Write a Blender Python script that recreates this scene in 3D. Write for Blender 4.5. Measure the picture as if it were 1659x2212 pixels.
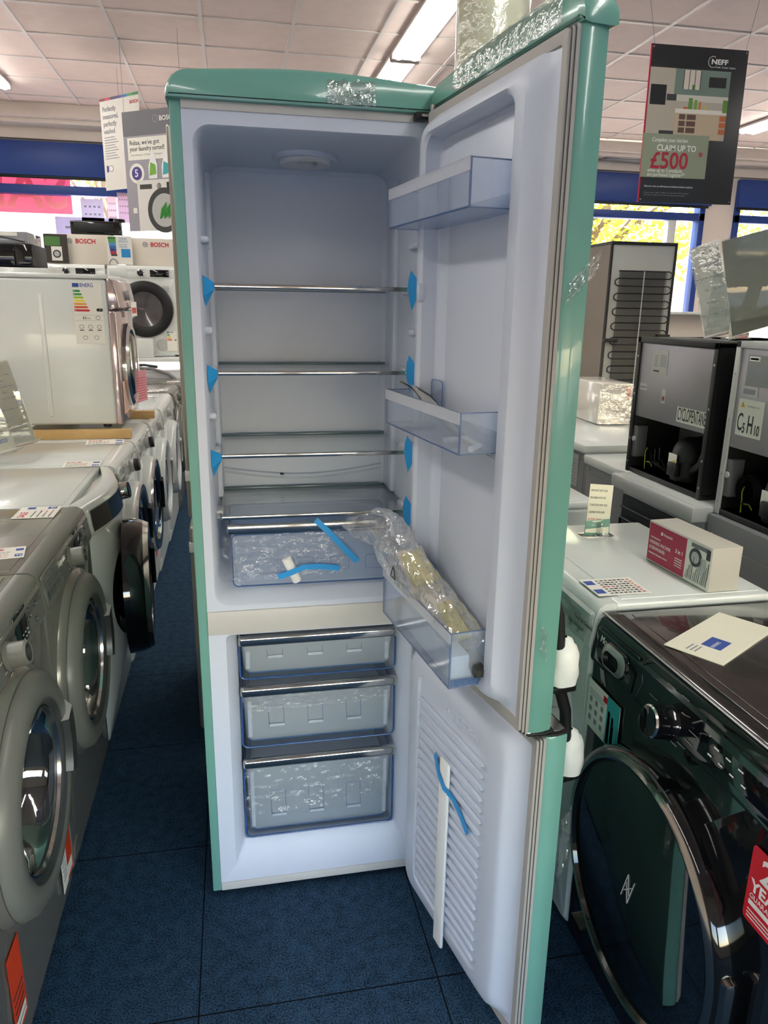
import bpy, bmesh, math, random
from mathutils import Matrix, Vector, noise
random.seed(7)
S=bpy.context.scene
for o in list(bpy.data.objects): bpy.data.objects.remove(o)
COL=S.collection
R=math.radians
PI=math.pi
# ------------------------------------------------------------------ camera
cam=bpy.data.cameras.new('camera'); cam.sensor_fit='VERTICAL'; cam.sensor_height=24.0
cam.lens=24.0*1600.0/2212.0; cam.clip_start=0.02; cam.clip_end=200
co=bpy.data.objects.new('camera',cam); COL.objects.link(co); S.camera=co
yaw,pitch,roll=.2009,.271,.0154
f=Vector((math.sin(yaw),math.cos(yaw),0)); r=Vector((math.cos(yaw),-math.sin(yaw),0)); u=Vector((0,0,1))
f2=f*math.cos(pitch)-u*math.sin(pitch); u2=u*math.cos(pitch)+f*math.sin(pitch)
r3=r*math.cos(roll)+u2*math.sin(roll); u3=-r*math.sin(roll)+u2*math.cos(roll)
m=Matrix((r3,u3,-f2)).transposed().to_4x4(); m.translation=Vector((.1004,-1.6088,1.4596)); co.matrix_world=m
# ------------------------------------------------------------------ world, sun, exposure
W=bpy.data.worlds.new('daylight'); S.world=W; W.use_nodes=True
nt=W.node_tree; bg=nt.nodes['Background']
sky=nt.nodes.new('ShaderNodeTexSky'); sky.sky_type='NISHITA'; sky.sun_disc=False; sky.sun_elevation=R(42); sky.sun_rotation=R(150); sky.air_density=1.0; sky.dust_density=1.2
nt.links.new(sky.outputs[0],bg.inputs[0]); bg.inputs[1].default_value=1.0
sun=bpy.data.lights.new('sun','SUN'); sun.energy=26.0; sun.angle=R(.6); sun.color=(1,.93,.82)
so=bpy.data.objects.new('sun',sun); COL.objects.link(so); so.rotation_euler=(R(52),0,R(95)); so.location=(0,20,12)
TUBE=10.5
S.view_settings.view_transform='Standard'; S.view_settings.look='None'; S.view_settings.gamma=1
S.view_settings.use_curve_mapping=False; S.view_settings.exposure=.92
S.cycles.transparent_max_bounces=32
# ------------------------------------------------------------------ helpers
def lin(c):
    if isinstance(c,str):
        c=c.lstrip('#'); c=[int(c[i:i+2],16)/255 for i in (0,2,4)]
    return tuple(((x/12.92) if x<=.04045 else ((x+.055)/1.055)**2.4) for x in c)+(1,)
MATS={}
def mat(name,col,rough=.5,metal=0,var=.04,vs=6.0,bump=0,bs=60,coat=0,trans=0,emit=0,ecol=None,ior=1.45,sheen=0,spec=.5,subs=0):
    if name in MATS: return MATS[name]
    M=bpy.data.materials.new(name); M.use_nodes=True; MATS[name]=M
    n=M.node_tree; b=n.nodes['Principled BSDF']; L=n.links
    c=lin(col)
    tc=n.nodes.new('ShaderNodeTexCoord'); no=n.nodes.new('ShaderNodeTexNoise'); no.inputs['Scale'].default_value=vs; no.inputs['Detail'].default_value=3
    L.new(tc.outputs['Object'],no.inputs['Vector'])
    mx=n.nodes.new('ShaderNodeMix'); mx.data_type='RGBA'
    mx.inputs['A'].default_value=tuple(x*(1-var) for x in c[:3])+(1,); mx.inputs['B'].default_value=tuple(min(1,x*(1+var)) for x in c[:3])+(1,)
    L.new(no.outputs['Fac'],mx.inputs['Factor']); L.new(mx.outputs['Result'],b.inputs['Base Color'])
    b.inputs['Roughness'].default_value=rough; b.inputs['Metallic'].default_value=metal; b.inputs['IOR'].default_value=ior
    b.inputs['Specular IOR Level'].default_value=spec
    if coat: b.inputs['Coat Weight'].default_value=coat; b.inputs['Coat Roughness'].default_value=.04
    if trans: b.inputs['Transmission Weight'].default_value=trans
    if emit:
        b.inputs['Emission Strength'].default_value=emit; b.inputs['Emission Color'].default_value=lin(ecol or col)
    if bump:
        n2=n.nodes.new('ShaderNodeTexNoise'); n2.inputs['Scale'].default_value=bs; n2.inputs['Detail'].default_value=4
        L.new(tc.outputs['Object'],n2.inputs['Vector'])
        bp=n.nodes.new('ShaderNodeBump'); bp.inputs['Strength'].default_value=bump; bp.inputs['Distance'].default_value=.004
        L.new(n2.outputs['Fac'],bp.inputs['Height']); L.new(bp.outputs[0],b.inputs['Normal'])
    return M
def film(name,col=(1,1,1),gl=.12,rough=.05,haze=0,bump=0,bs=30,edge=.5):
    """thin clear sheet: tinted see-through plus a mirror-like coat that grows at grazing angles"""
    if name in MATS: return MATS[name]
    M=bpy.data.materials.new(name); M.use_nodes=True; MATS[name]=M
    n=M.node_tree; L=n.links; n.nodes.clear()
    out=n.nodes.new('ShaderNodeOutputMaterial'); tr=n.nodes.new('ShaderNodeBsdfTransparent'); tr.inputs[0].default_value=tuple(col)+(1,)
    g=n.nodes.new('ShaderNodeBsdfGlossy'); g.inputs['Roughness'].default_value=rough; g.inputs[0].default_value=(1,1,1,1)
    lw=n.nodes.new('ShaderNodeLayerWeight'); lw.inputs[0].default_value=.25
    ma=n.nodes.new('ShaderNodeMath'); ma.operation='MULTIPLY_ADD'; ma.inputs[1].default_value=edge; ma.inputs[2].default_value=gl; ma.use_clamp=True
    L.new(lw.outputs['Fresnel'],ma.inputs[0])
    mx=n.nodes.new('ShaderNodeMixShader'); L.new(ma.outputs[0],mx.inputs[0])
    last=tr
    if haze:
        d=n.nodes.new('ShaderNodeBsdfDiffuse'); d.inputs[0].default_value=tuple(min(1,c*1.0) for c in col)+(1,)
        m2=n.nodes.new('ShaderNodeMixShader'); m2.inputs[0].default_value=haze; L.new(tr.outputs[0],m2.inputs[1]); L.new(d.outputs[0],m2.inputs[2]); last=m2
    L.new(last.outputs[0],mx.inputs[1]); L.new(g.outputs[0],mx.inputs[2]); L.new(mx.outputs[0],out.inputs[0])
    tc=n.nodes.new('ShaderNodeTexCoord'); no=n.nodes.new('ShaderNodeTexNoise'); no.inputs['Scale'].default_value=bs; no.inputs['Detail'].default_value=3
    L.new(tc.outputs['Object'],no.inputs['Vector'])
    bp=n.nodes.new('ShaderNodeBump'); bp.inputs['Strength'].default_value=max(bump,.02); bp.inputs['Distance'].default_value=.01
    L.new(no.outputs['Fac'],bp.inputs['Height']); L.new(bp.outputs[0],g.inputs['Normal'])
    return M
class MB:
    def __init__(s): s.v=[]; s.f=[]; s.mi=[]; s.mats=[]; s.M=Matrix()
    def idx(s,m):
        if m not in s.mats: s.mats.append(m)
        return s.mats.index(m)
    def add(s,vs,fs,m,M=None):
        T=s.M@M if M is not None else s.M
        o=len(s.v); k=s.idx(m)
        s.v+= [tuple(T@Vector(v)) for v in vs]
        for f in fs: s.f.append(tuple(i+o for i in f)); s.mi.append(k)
        return s
    def bmadd(s,bm,m,M=None):
        bm.verts.index_update(); s.add([v.co[:] for v in bm.verts],[[v.index for v in f.verts] for f in bm.faces],m,M); bm.free(); return s
    def box(s,x0,x1,y0,y1,z0,z1,m,bev=0,seg=2,M=None):
        bm=bmesh.new(); bmesh.ops.create_cube(bm,size=1)
        for v in bm.verts: v.co=Vector(((x0+x1)/2+v.co.x*(x1-x0),(y0+y1)/2+v.co.y*(y1-y0),(z0+z1)/2+v.co.z*(z1-z0)))
        if bev:
            bev=min(bev,.49*min(abs(x1-x0),abs(y1-y0),abs(z1-z0)))
            bmesh.ops.bevel(bm,geom=bm.edges[:],offset=bev,segments=seg,affect='EDGES',profile=.5)
        return s.bmadd(bm,m,M)
    def loft(s,loops,m,closed=True,cap0=False,cap1=False,M=None,mm=None):
        n=len(loops[0]); vs=[p for l in loops for p in l]; T=M
        for i in range(len(loops)-1):
            fs=[]
            for j in range(n if closed else n-1):
                a=i*n+j; b=i*n+(j+1)%n; fs.append((a,b,b+n,a+n))
            # share verts is not needed across materials; keep one add per ring material
            if mm: s.add(vs,fs,mm[i],M)
            elif i==0: allf=list(fs)
            else: allf+=fs
        if not mm:
            if cap0: allf.append(tuple(range(n))[::-1])
            if cap1: allf.append(tuple(range((len(loops)-1)*n,len(loops)*n)))
            s.add(vs,allf,m,M)
        else:
            if cap1: s.add(loops[-1],[tuple(range(n))],mm[-1],M)
            if cap0: s.add(loops[0],[tuple(range(n))[::-1]],mm[0],M)
        return s
    def prism(s,pts,z0,z1,m,bev=0,M=None):
        bm=bmesh.new(); vs=[bm.verts.new((p[0],p[1],z0)) for p in pts]; bm.faces.new(vs)
        r_=bmesh.ops.extrude_face_region(bm,geom=bm.faces[:]); 
        for e in r_['geom']:
            if isinstance(e,bmesh.types.BMVert): e.co.z=z1
        bmesh.ops.recalc_face_normals(bm,faces=bm.faces[:])
        if bev:
            ed=[e for e in bm.edges if abs(e.verts[0].co.z-e.verts[1].co.z)<1e-9]
            bmesh.ops.bevel(bm,geom=ed,offset=bev,segments=2,affect='EDGES',profile=.5)
        return s.bmadd(bm,m,M)
    def lathe(s,prof,m,n=48,M=None,cap0=False,cap1=False,mm=None):
        loops=[[(p[0]*math.cos(2*PI*k/n),p[0]*math.sin(2*PI*k/n),p[1]) for k in range(n)] for p in prof]
        return s.loft(loops,m,True,cap0,cap1,M,mm)
    def cyl(s,c,r,h,m,axis='z',n=24,M=None,r2=None):
        r2=r if r2 is None else r2; b=min(.15*r,.15*h)
        A={'z':Matrix(),'x':Matrix.Rotation(PI/2,4,'Y'),'y':Matrix.Rotation(-PI/2,4,'X')}[axis]
        T=Matrix.Translation(c)@A
        if M is not None: T=M@T
        return s.lathe([(r-b,0),(r,b),(r2,h-b),(r2-b,h)],m,n,T,True,True)
    def tube(s,pts,r,m,n=8,closed=False,M=None,rs=None):
        P=[Vector(p) for p in pts]; L=[]; up=Vector((0,0,1)); prev=None
        for i,p in enumerate(P):
            a=P[(i-1)%len(P)] if (i>0 or closed) else p; b=P[(i+1)%len(P)] if (i<len(P)-1 or closed) else p
            t=(b-a).normalized()
            if prev is None:
                x=t.cross(up); x=x if x.length>.05 else t.cross(Vector((1,0,0)))
            else: x=prev-t*prev.dot(t)
            x.normalize(); prev=x; y=t.cross(x)
            rr=rs[i] if rs else r
            L.append([tuple(p+x*rr*math.cos(2*PI*k/n)+y*rr*math.sin(2*PI*k/n)) for k in range(n)])
        if closed: L.append(L[0])
        return s.loft(L,m,True,not closed,not closed,M)
    def grid(s,fn,nu,nv,m,M=None):
        vs=[fn(i/nu,j/nv) for i in range(nu+1) for j in range(nv+1)]
        fs=[(i*(nv+1)+j,(i+1)*(nv+1)+j,(i+1)*(nv+1)+j+1,i*(nv+1)+j+1) for i in range(nu) for j in range(nv)]
        return s.add(vs,fs,m,M)
    def text(s,t,size,m,M,ext=.0004,align='LEFT',bold=0,shear=0,sx=1):
        c=bpy.data.curves.new('t','FONT'); c.body=t; c.size=size; c.extrude=ext; c.align_x=align; c.offset=bold; c.shear=shear; c.resolution_u=3
        o=bpy.data.objects.new('t',c); me=bpy.data.meshes.new_from_object(o)
        s.add([(v.co.x*sx,v.co.y,v.co.z) for v in me.vertices],[tuple(p.vertices) for p in me.polygons],m,M)
        bpy.data.objects.remove(o); bpy.data.curves.remove(c); bpy.data.meshes.remove(me); return s
    def build(s,name,parent=None,smooth=40,loc=None,rot=None,M=None):
        me=bpy.data.meshes.new(name); me.from_pydata(s.v,[],s.f)
        for mt in s.mats: me.materials.append(mt)
        me.polygons.foreach_set('material_index',s.mi); 
        bm=bmesh.new(); bm.from_mesh(me); bmesh.ops.remove_doubles(bm,verts=bm.verts,dist=1e-6); bmesh.ops.recalc_face_normals(bm,faces=bm.faces[:]); bm.to_mesh(me); bm.free()
        me.polygons.foreach_set('use_smooth',[True]*len(me.polygons)); me.set_sharp_from_angle(angle=R(smooth)); me.update()
        o=bpy.data.objects.new(name,me); COL.objects.link(o)
        if parent: o.parent=parent
        if loc: o.location=loc
        if rot: o.rotation_euler=rot
        if M is not None: o.matrix_local=M
        return o
def rr(x0,x1,y0,y1,r,n=5,f=lambda a,b:(a,b,0)):
    """rounded rectangle loop, counter-clockwise from the lower left corner"""
    P=[]; r=max(r,1e-5)
    for cx,cy,a0 in ((x0+r,y0+r,PI),(x1-r,y0+r,1.5*PI),(x1-r,y1-r,0),(x0+r,y1-r,.5*PI)):
        for k in range(n+1):
            a=a0+k*PI/2/n; P.append(f(cx+r*math.cos(a),cy+r*math.sin(a)))
    return P
XZ=lambda d:(lambda a,b:(a,d,b))
def thing(name,label,cat,loc=(0,0,0),rz=0,group=None,rot=None):
    o=bpy.data.objects.new(name,None); COL.objects.link(o); o.empty_display_size=.1
    o.location=loc; o.rotation_euler=rot or (0,0,rz); o['label']=label; o['category']=cat
    if group: o['group']=group
    return o
def tag(o,label,cat,group=None,kind=None):
    o['label']=label; o['category']=cat
    if group: o['group']=group
    if kind: o['kind']=kind
    return o
def struct(o): o['kind']='structure'; return o
def T(x,y,z,rx=0,ry=0,rz=0): return Matrix.Translation((x,y,z))@Matrix.Rotation(rz,4,'Z')@Matrix.Rotation(ry,4,'Y')@Matrix.Rotation(rx,4,'X')
FRONT=lambda x,y,z:T(x,y,z,PI/2)            # text that faces -y
TOPW=lambda x,y,z,rz=0:T(x,y,z,0,0,rz)       # text lying flat
# ------------------------------------------------------------------ materials
mint=mat('mint enamel','#70A598',.22,coat=.4,var=.02)
mint_in=mat('mint edge','#6B9F93',.5,var=.02)
white_lin=mat('white liner plastic','#CCD3E1',.38,var=.01,vs=3)
white_front=mat('white front plastic','#D9D9DC',.35,var=.01)
white_en=mat('white enamel','#D6DAD6',.22,var=.015,coat=.3)
beige=mat('beige trim','#C6C4BF',.4,var=.02)
gasket=mat('grey gasket','#A9A7A2',.55,var=.03)
gasket_d=mat('dark gasket groove','#55534F',.6)
chrome=mat('chrome','#D8D6D2',.12,metal=1,var=.02)
steel=mat('brushed steel','#A8A7A6',.32,metal=.9,var=.08,vs=3,bump=.05,bs=120)
black_g=mat('gloss black','#0B0C0E',.06,coat=.5,var=.0)
black_m=mat('matt black','#141516',.45)
dkgrey=mat('graphite enamel','#7E7C74',.25,metal=.35,coat=.4,var=.03)
dkgrey2=mat('graphite plastic','#6E6F69',.32,var=.03)
dkgrey3=mat('dark graphite','#3E4141',.3,var=.03)
grey=mat('grey painted back','#77787A',.5,var=.05)
lgrey=mat('light grey plastic','#B4B5B3',.35,var=.02)
bluetape=mat('blue tape','#2E9BE0',.4,var=.05,vs=40,bump=.15,bs=60)
paper=mat('paper','#E9E6DC',.7,var=.03)
ink=mat('black ink','#22242A',.6)
inkg=mat('grey ink','#8B8D92',.6)
inkr=mat('red ink','#C23A44',.6)
inkb=mat('blue ink','#2F4D9C',.6)
whiteink=mat('white ink','#E8E8E6',.5)
foam=mat('white foam','#EDEDEA',.8,bump=.1,bs=90)
bluep=film('clear blue plastic',(.86,.91,.98),.05,.08,haze=.16)
bluepe=mat('blue plastic edge','#5A7AA8',.2,var=.02)
bluedk=mat('dark blue plastic edge','#33558C',.2,var=.02)
glass=film('shelf glass',(.96,.975,.97),.02,.03,edge=.5)
glassedge=mat('glass edge','#6E8086',.15,var=.0)
clear=film('clear acrylic',(.96,.97,.97),.08,.04,edge=.9)
thinf=film('thin protective film',(.97,.97,.97),.03,.10,haze=.03,bump=1.0,bs=30,edge=.35)
bagm=film('clear bag',(.95,.95,.95),.16,.10,haze=.16,bump=1.0,bs=20,edge=.6)
capf=film('wrinkled cap film',(.97,.97,.97),.22,.06,haze=.04,bump=1.0,bs=45,edge=.6)
poly=film('crumpled polythene',(.95,.95,.95),.13,.12,haze=.07,bump=.9,bs=26)
wglass=film('window glass',(.97,.98,.98),.03,.02)
dglass=film('door glass',(.45,.47,.47),.10,.03,edge=.8)
steelside=mat('stainless side','#9B9893',.16,metal=1,var=.1,vs=2)
wood=mat('pine wood','#C6A26B',.6,var=.12,vs=20)
navy=mat('royal blue paint','#1F3F86',.45,var=.03)
wallm=mat('cream wall','#E6DACF',.7,var=.03,bump=.05,bs=40)
red=mat('red sticker','#C8202F',.4)
orange=mat('orange red sticker','#D8431E',.4)
# ------------------------------------------------------------------ room
X0,X1,Y0,Y1,ZC=-3.6,9.0,-5.0,7.0,3.26
def carpet():
    M=bpy.data.materials.new('carpet tiles'); M.use_nodes=True; n=M.node_tree; L=n.links; b=n.nodes['Principled BSDF']
    tc=n.nodes.new('ShaderNodeTexCoord'); a=n.nodes.new('ShaderNodeTexNoise'); a.inputs['Scale'].default_value=260; a.inputs['Detail'].default_value=4
    c=n.nodes.new('ShaderNodeTexNoise'); c.inputs['Scale'].default_value=34; c.inputs['Detail'].default_value=5
    L.new(tc.outputs['Object'],a.inputs[0]); L.new(tc.outputs['Object'],c.inputs[0])
    mx=n.nodes.new('ShaderNodeMix'); mx.data_type='RGBA'; mx.inputs['A'].default_value=lin('#0B1522'); mx.inputs['B'].default_value=lin('#35536E')
    ad=n.nodes.new('ShaderNodeMath'); ad.operation='MULTIPLY_ADD'; ad.inputs[1].default_value=.78; L.new(a.outputs[0],ad.inputs[0])
    m2=n.nodes.new('ShaderNodeMath'); m2.operation='MULTIPLY'; m2.inputs[1].default_value=.22; L.new(c.outputs[0],m2.inputs[0]); L.new(m2.outputs[0],ad.inputs[2])
    mr=n.nodes.new('ShaderNodeMapRange'); mr.inputs['From Min'].default_value=.36; mr.inputs['From Max'].default_value=.60; L.new(ad.outputs[0],mr.inputs['Value']); L.new(mr.outputs[0],mx.inputs['Factor'])
    # seams every .525 m
    sp=n.nodes.new('ShaderNodeSeparateXYZ'); L.new(tc.outputs['Object'],sp.inputs[0]); last=None
    for ax,off in (('X',.024),('Y',.33)):
        p=n.nodes.new('ShaderNodeMath'); p.operation='ADD'; p.inputs[1].default_value=off+52.5; L.new(sp.outputs[ax],p.inputs[0])
        q=n.nodes.new('ShaderNodeMath'); q.operation='PINGPONG'; q.inputs[1].default_value=.2625; L.new(p.outputs[0],q.inputs[0])
        g=n.nodes.new('ShaderNodeMath'); g.operation='LESS_THAN'; g.inputs[1].default_value=.0018; L.new(q.outputs[0],g.inputs[0])
        if last is None: last=g
        else:
            h=n.nodes.new('ShaderNodeMath'); h.operation='MAXIMUM'; L.new(last.outputs[0],h.inputs[0]); L.new(g.outputs[0],h.inputs[1]); last=h
    m3=n.nodes.new('ShaderNodeMix'); m3.data_type='RGBA'; m3.inputs['B'].default_value=lin('#0A1119'); L.new(last.outputs[0],m3.inputs['Factor']); L.new(mx.outputs['Result'],m3.inputs['A'])
    L.new(m3.outputs['Result'],b.inputs['Base Color']); b.inputs['Roughness'].default_value=.95; b.inputs['Specular IOR Level'].default_value=.15
    bp=n.nodes.new('ShaderNodeBump'); bp.inputs['Strength'].default_value=.6; bp.inputs['Distance'].default_value=.003; L.new(ad.outputs[0],bp.inputs['Height']); L.new(bp.outputs[0],b.inputs['Normal'])
    return M
carp=carpet()
b=MB(); b.box(X0,X1,Y0,Y1+.2,-.1,0,carp); struct(b.build('floor'))
tile=mat('mineral ceiling tile','#F0DCD2',.9,var=.07,vs=9,bump=.3,bs=70)
tee=mat('white ceiling tee','#E6DDD6',.5)
b=MB(); b.box(X0,X1,Y0,Y1,ZC,ZC+.08,tile); struct(b.build('ceiling'))
b=MB(); k=-5
x=-.626-5*.603
while x<X1: b.box(x-.012,x+.012,Y0,6.62,ZC-.008,ZC-.0005,tee); x+=.603
y=3.41-.58*14
while y<6.6: b.box(X0,X1,y-.01,y+.01,ZC-.0075,ZC-.0004,tee); y+=.583
struct(b.build('trim_1'))
# walls and window openings in the far wall (y=7)
wins=[(-3.2,-.35),(2.9,5.72),(6.12,8.6)]
b=MB(); xs=X0
for a,c in wins:
    b.box(xs,a,Y1,Y1+.22,0,3.34,wallm); b.box(a,c,Y1,Y1+.22,0,.35,wallm); b.box(a,c,Y1,Y1+.22,2.97,3.34,wallm); xs=c
b.box(xs,X1,Y1,Y1+.22,0,3.34,wallm); struct(b.build('wall_far'))
b=MB(); b.box(X0-.15,X0,Y0,Y1+.22,0,3.34,wallm); struct(b.build('wall_left'))
b=MB(); b.box(X1,X1+.15,Y0,Y1+.22,0,3.34,wallm); struct(b.build('wall_right'))
b=MB(); b.box(X0,X1,Y0-.15,Y0,0,.5,wallm); b.box(X0,X1,Y0-.15,Y0,1.6,3.34,wallm)
for a in (X0,-.1,3.6,X1-.5): b.box(a,a+.5,Y0-.15,Y0,.5,1.6,wallm)
struct(b.build('wall_near'))
for i,(a,c) in enumerate(((X0+.5,-.1),(.4,3.6),(4.1,X1-.5))):
    w=MB()
    for x0,x1 in ((a,a+.07),(c-.07,c)): w.box(x0,x1,Y0-.10,Y0-.02,.5,1.6,navy,.004)
    w.box(a,c,Y0-.10,Y0-.02,.5,.57,navy); w.box(a,c,Y0-.10,Y0-.02,1.53,1.6,navy); wo=struct(w.build('window_%d'%(i+4)))
    g=MB(); g.box(a+.07,c-.07,Y0-.065,Y0-.06,.57,1.53,wglass); g.build('window_pane',wo)
# dropped bulkhead in front of the window wall
b=MB(); b.box(X0,X1,6.62,6.70,3.14,ZC,wallm,.004); b.box(X0,X1,6.70,Y1,3.10,3.16,wallm); b.box(X0,X1,6.93,Y1,3.0,3.10,wallm); struct(b.build('trim_2'))
for i,(a,c) in enumerate(wins):
    w=MB()
    for x0,x1 in ((a,a+.07),(c-.07,c)): w.box(x0,x1,6.97,7.1,.35,2.97,navy,.004)
    w.box(a,c,6.97,7.1,2.50,2.585,navy,.004); w.box(a,c,6.97,7.1,.35,.43,navy,.004); w.box(a,c,6.97,7.1,2.93,2.97,navy)
    if i==1: w.box(c-.46,c-.36,6.98,7.09,.35,2.5,white_en,.004)
    wo=struct(w.build('window_%d'%(i+1)))
    g=MB(); g.box(a+.07,c-.07,7.03,7.036,.43,2.5,wglass); g.build('window_pane',wo)
    s=MB(); s.box(a-.02,c+.03,6.90,6.965,2.665,2.975,navy,.006); s.cyl((a,6.93,2.655),.018,c-a,black_m,'x',12); 
    tag(s.build('window_shutter_box'),['royal blue shutter box above the left shop window','royal blue shutter box above the window behind the tall fridge','royal blue shutter box above the far right window'][i],'shutter box')
# recessed vent / downlight frame in the soffit on the right
v=MB(); v.box(4.25,4.85,6.72,6.92,3.088,3.099,steel,.003); v.box(4.3,4.8,6.75,6.89,3.084,3.09,lgrey); 
tag(v.build('ceiling_vent'),'flat metal vent set in the soffit above the blue shutter','vent')
# column
c=MB(); cream=mat('pale green column plastic','#D5D8BE',.18,coat=.4,var=.03)
c.cyl((1.345,2.15,0),.168,ZC,cream,n=48)
struct(c.build('trim_3'))
cf=MB(); random.seed(3)
cf.grid(lambda a,t:((1.345+(.172+.006*noise.noise((a*9,t*22,0)))*math.cos(R(175+185*a)),2.15+(.172+.006*noise.noise((a*9,t*22,0)))*math.sin(R(175+185*a)),1.9+t*1.34)),26,60,poly)
tag(cf.build('plastic_wrap'),'crumpled clear wrap round the pale green column','plastic wrap')
# ------------------------------------------------------------------ ceiling lights
tubem=bpy.data.materials.new('lit diffuser'); tubem.use_nodes=True
e=tubem.node_tree; pb=e.nodes['Principled BSDF']; pb.inputs['Base Color'].default_value=(.9,.9,.88,1); pb.inputs['Emission Color'].default_value=(1,.985,.93,1); pb.inputs['Emission Strength'].default_value=TUBE
tcn=e.nodes.new('ShaderNodeTexCoord'); wv=e.nodes.new('ShaderNodeTexWave'); wv.inputs['Scale'].default_value=8; wv.bands_direction='Y'; e.links.new(tcn.outputs['Object'],wv.inputs[0])
bpn=e.nodes.new('ShaderNodeBump'); bpn.inputs['Strength'].default_value=.4; e.links.new(wv.outputs['Fac'],bpn.inputs['Height']); e.links.new(bpn.outputs[0],pb.inputs['Normal'])
housing=mat('lamp housing','#B5ABA4',.4)
def lamp(label,x,y0,n=1,grp='twin tube ceiling lights',tilt=.0):
    L_=1.5; t=thing('ceiling_light',label,'ceiling light',(x,y0,ZC-.009),tilt,group=grp)
    h=MB(); h.box(-.112,.112,0,L_,-.022,0,housing,.004); h.build('housing',t)
    for k in (-1,1):
        d=MB(); prof=[(k*.060+.036*math.cos(a),.0-.022-.038*math.sin(a)) for a in [PI*i/8 for i in range(9)]]
        d.prism([(p[0],p[1]) for p in prof],-L_+.03,-.03,tubem,M=Matrix.Rotation(PI/2,4,'X'))
        d.build('diffuser',t)
    for yy in (.0,L_-.03):
        q=MB(); q.box(-.108,.108,yy,yy+.03,-.055,-.02,housing,.004); q.build('end_cap',t)
    return t
pos=[(1.43,[2.88-1.51*k for k in range(0,5)]+[4.41]),(-1.78,[4.48-1.51*k for k in range(0,6)]),(5.3,[4.3,2.79,1.28,-.23])]
names={1.43:'row above the green fridge',-1.78:'row above the left washing machines',5.3:'row above the far right aisle'}
rk=['farthest','second farthest','third farthest','fourth farthest','fifth farthest','sixth farthest']
for x,ys in pos:
    for i,y in enumerate(sorted(ys,reverse=True)):
        lamp('twin tube ceiling light, %s in the %s'%(rk[i],names[x]),x,y)
# ------------------------------------------------------------------ outside
pav=mat('pavement','#D6C8BE',.9,var=.1,vs=3)
b=MB(); b.box(-30,45,7.25,60,-.12,-.02,pav); b.box(-30,45,-40,Y0-.16,-.12,-.02,mat('shaded ground','#4A4D52',.9,var=.1,vs=5)); struct(b.build('ground'))  # near-side ground is unseen, coloured dark for shade to curb bounced light
leafm=bpy.data.materials.new('leaf'); leafm.use_nodes=True; n_=leafm.node_tree; pb=n_.nodes['Principled BSDF']
tc_=n_.nodes.new('ShaderNodeTexCoord'); no_=n_.nodes.new('ShaderNodeTexNoise'); no_.inputs['Scale'].default_value=2.2; n_.links.new(tc_.outputs['Object'],no_.inputs[0])
cr=n_.nodes.new('ShaderNodeValToRGB'); cr.color_ramp.elements[0].position=.35; cr.color_ramp.elements[0].color=lin('#7FA02A'); cr.color_ramp.elements[1].position=.65; cr.color_ramp.elements[1].color=lin('#E3C84A')
n_.links.new(no_.outputs[0],cr.inputs[0]); n_.links.new(cr.outputs[0],pb.inputs['Base Color']); pb.inputs['Roughness'].default_value=.6
tl=n_.nodes.new('ShaderNodeBsdfTranslucent'); n_.links.new(cr.outputs[0],tl.inputs[0]); mm_=n_.nodes.new('ShaderNodeMixShader'); mm_.inputs[0].default_value=.5
n_.links.new(pb.outputs[0],mm_.inputs[1]); n_.links.new(tl.outputs[0],mm_.inputs[2]); n_.links.new(mm_.outputs[0],n_.nodes['Material Output'].inputs[0])
bark=mat('bark','#6B5A4B',.9,bump=.5,bs=20)
def tree(label,x,y,h,rad,n,seed,vr=.42):
    rng=random.Random(seed); t=thing('tree',label,'tree',(x,y,-.02))
    tr=MB(); tr.tube([(0,0,0),(.05,0,h*.35),(0,.05,h*.7)],.12,bark,8,rs=[.14,.11,.06])
    for k in range(7):
        a=rng.uniform(0,2*PI); tr.tube([(.03,0,h*(.35+.05*k)),(math.cos(a)*rad*.4,math.sin(a)*rad*.4,h*(.5+.05*k)),(math.cos(a)*rad*.8,math.sin(a)*rad*.8,h*(.6+.05*k))],.04,bark,6,rs=[.05,.03,.012])
    tr.build('trunk',t)
    lf=MB(); vs=[];fs=[]
    for k in range(n):
        while 1:
            p=Vector((rng.uniform(-1,1),rng.uniform(-1,1),rng.uniform(-1,1)))
            if p.length<1 and noise.noise(p*2.3+Vector((seed,0,0)))>-.18: break
        p=Vector((p.x*rad,p.y*rad,h*.68+p.z*h*vr)); s=rng.uniform(.05,.11)
        a=Vector((rng.gauss(0,1),rng.gauss(0,1),rng.gauss(0,1))).normalized(); c=a.orthogonal().normalized(); o=len(vs)
        vs+=[tuple(p-a*s),tuple(p+c*s*.5),tuple(p+a*s),tuple(p-c*s*.5)]; fs.append((o,o+1,o+2,o+3))
    lf.add(vs,fs,leafm); lf.build('leaves',t,smooth=1)
tree('yellow green tree outside the window, behind the tall fridge',6.3,11.2,4.6,2.3,7000,5)
tree('yellow green tree outside, to the right behind the pillar',12.2,12.6,4.6,2.2,5000,9)
tree('small yellow tree outside the left window beside the poster',-1.9,12.5,6.4,1.0,1500,12,.16)
bld=mat('pale render','#CFC7BC',.8); bldw=mat('dark window','#3B4249',.2)
for lab,x0,x1,y,h in (('low pale building across the street beyond the left window',-14,3,24,5.2),('pale building with dark windows across the street, behind the trees',8,26,27,3.4)):
    t=thing('building',lab,'building',((x0+x1)/2,y,-.02)); w2=(x1-x0)/2
    q=MB(); q.box(-w2,w2,0,5,0,h,bld); q.build('wall',t)
    for i in range(5):
        q=MB(); xx=-w2+1+i*(2*w2-2)/5; q.box(xx,xx+1.3,-.05,.02,1,2.3,bldw,.02); q.build('window',t)
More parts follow.
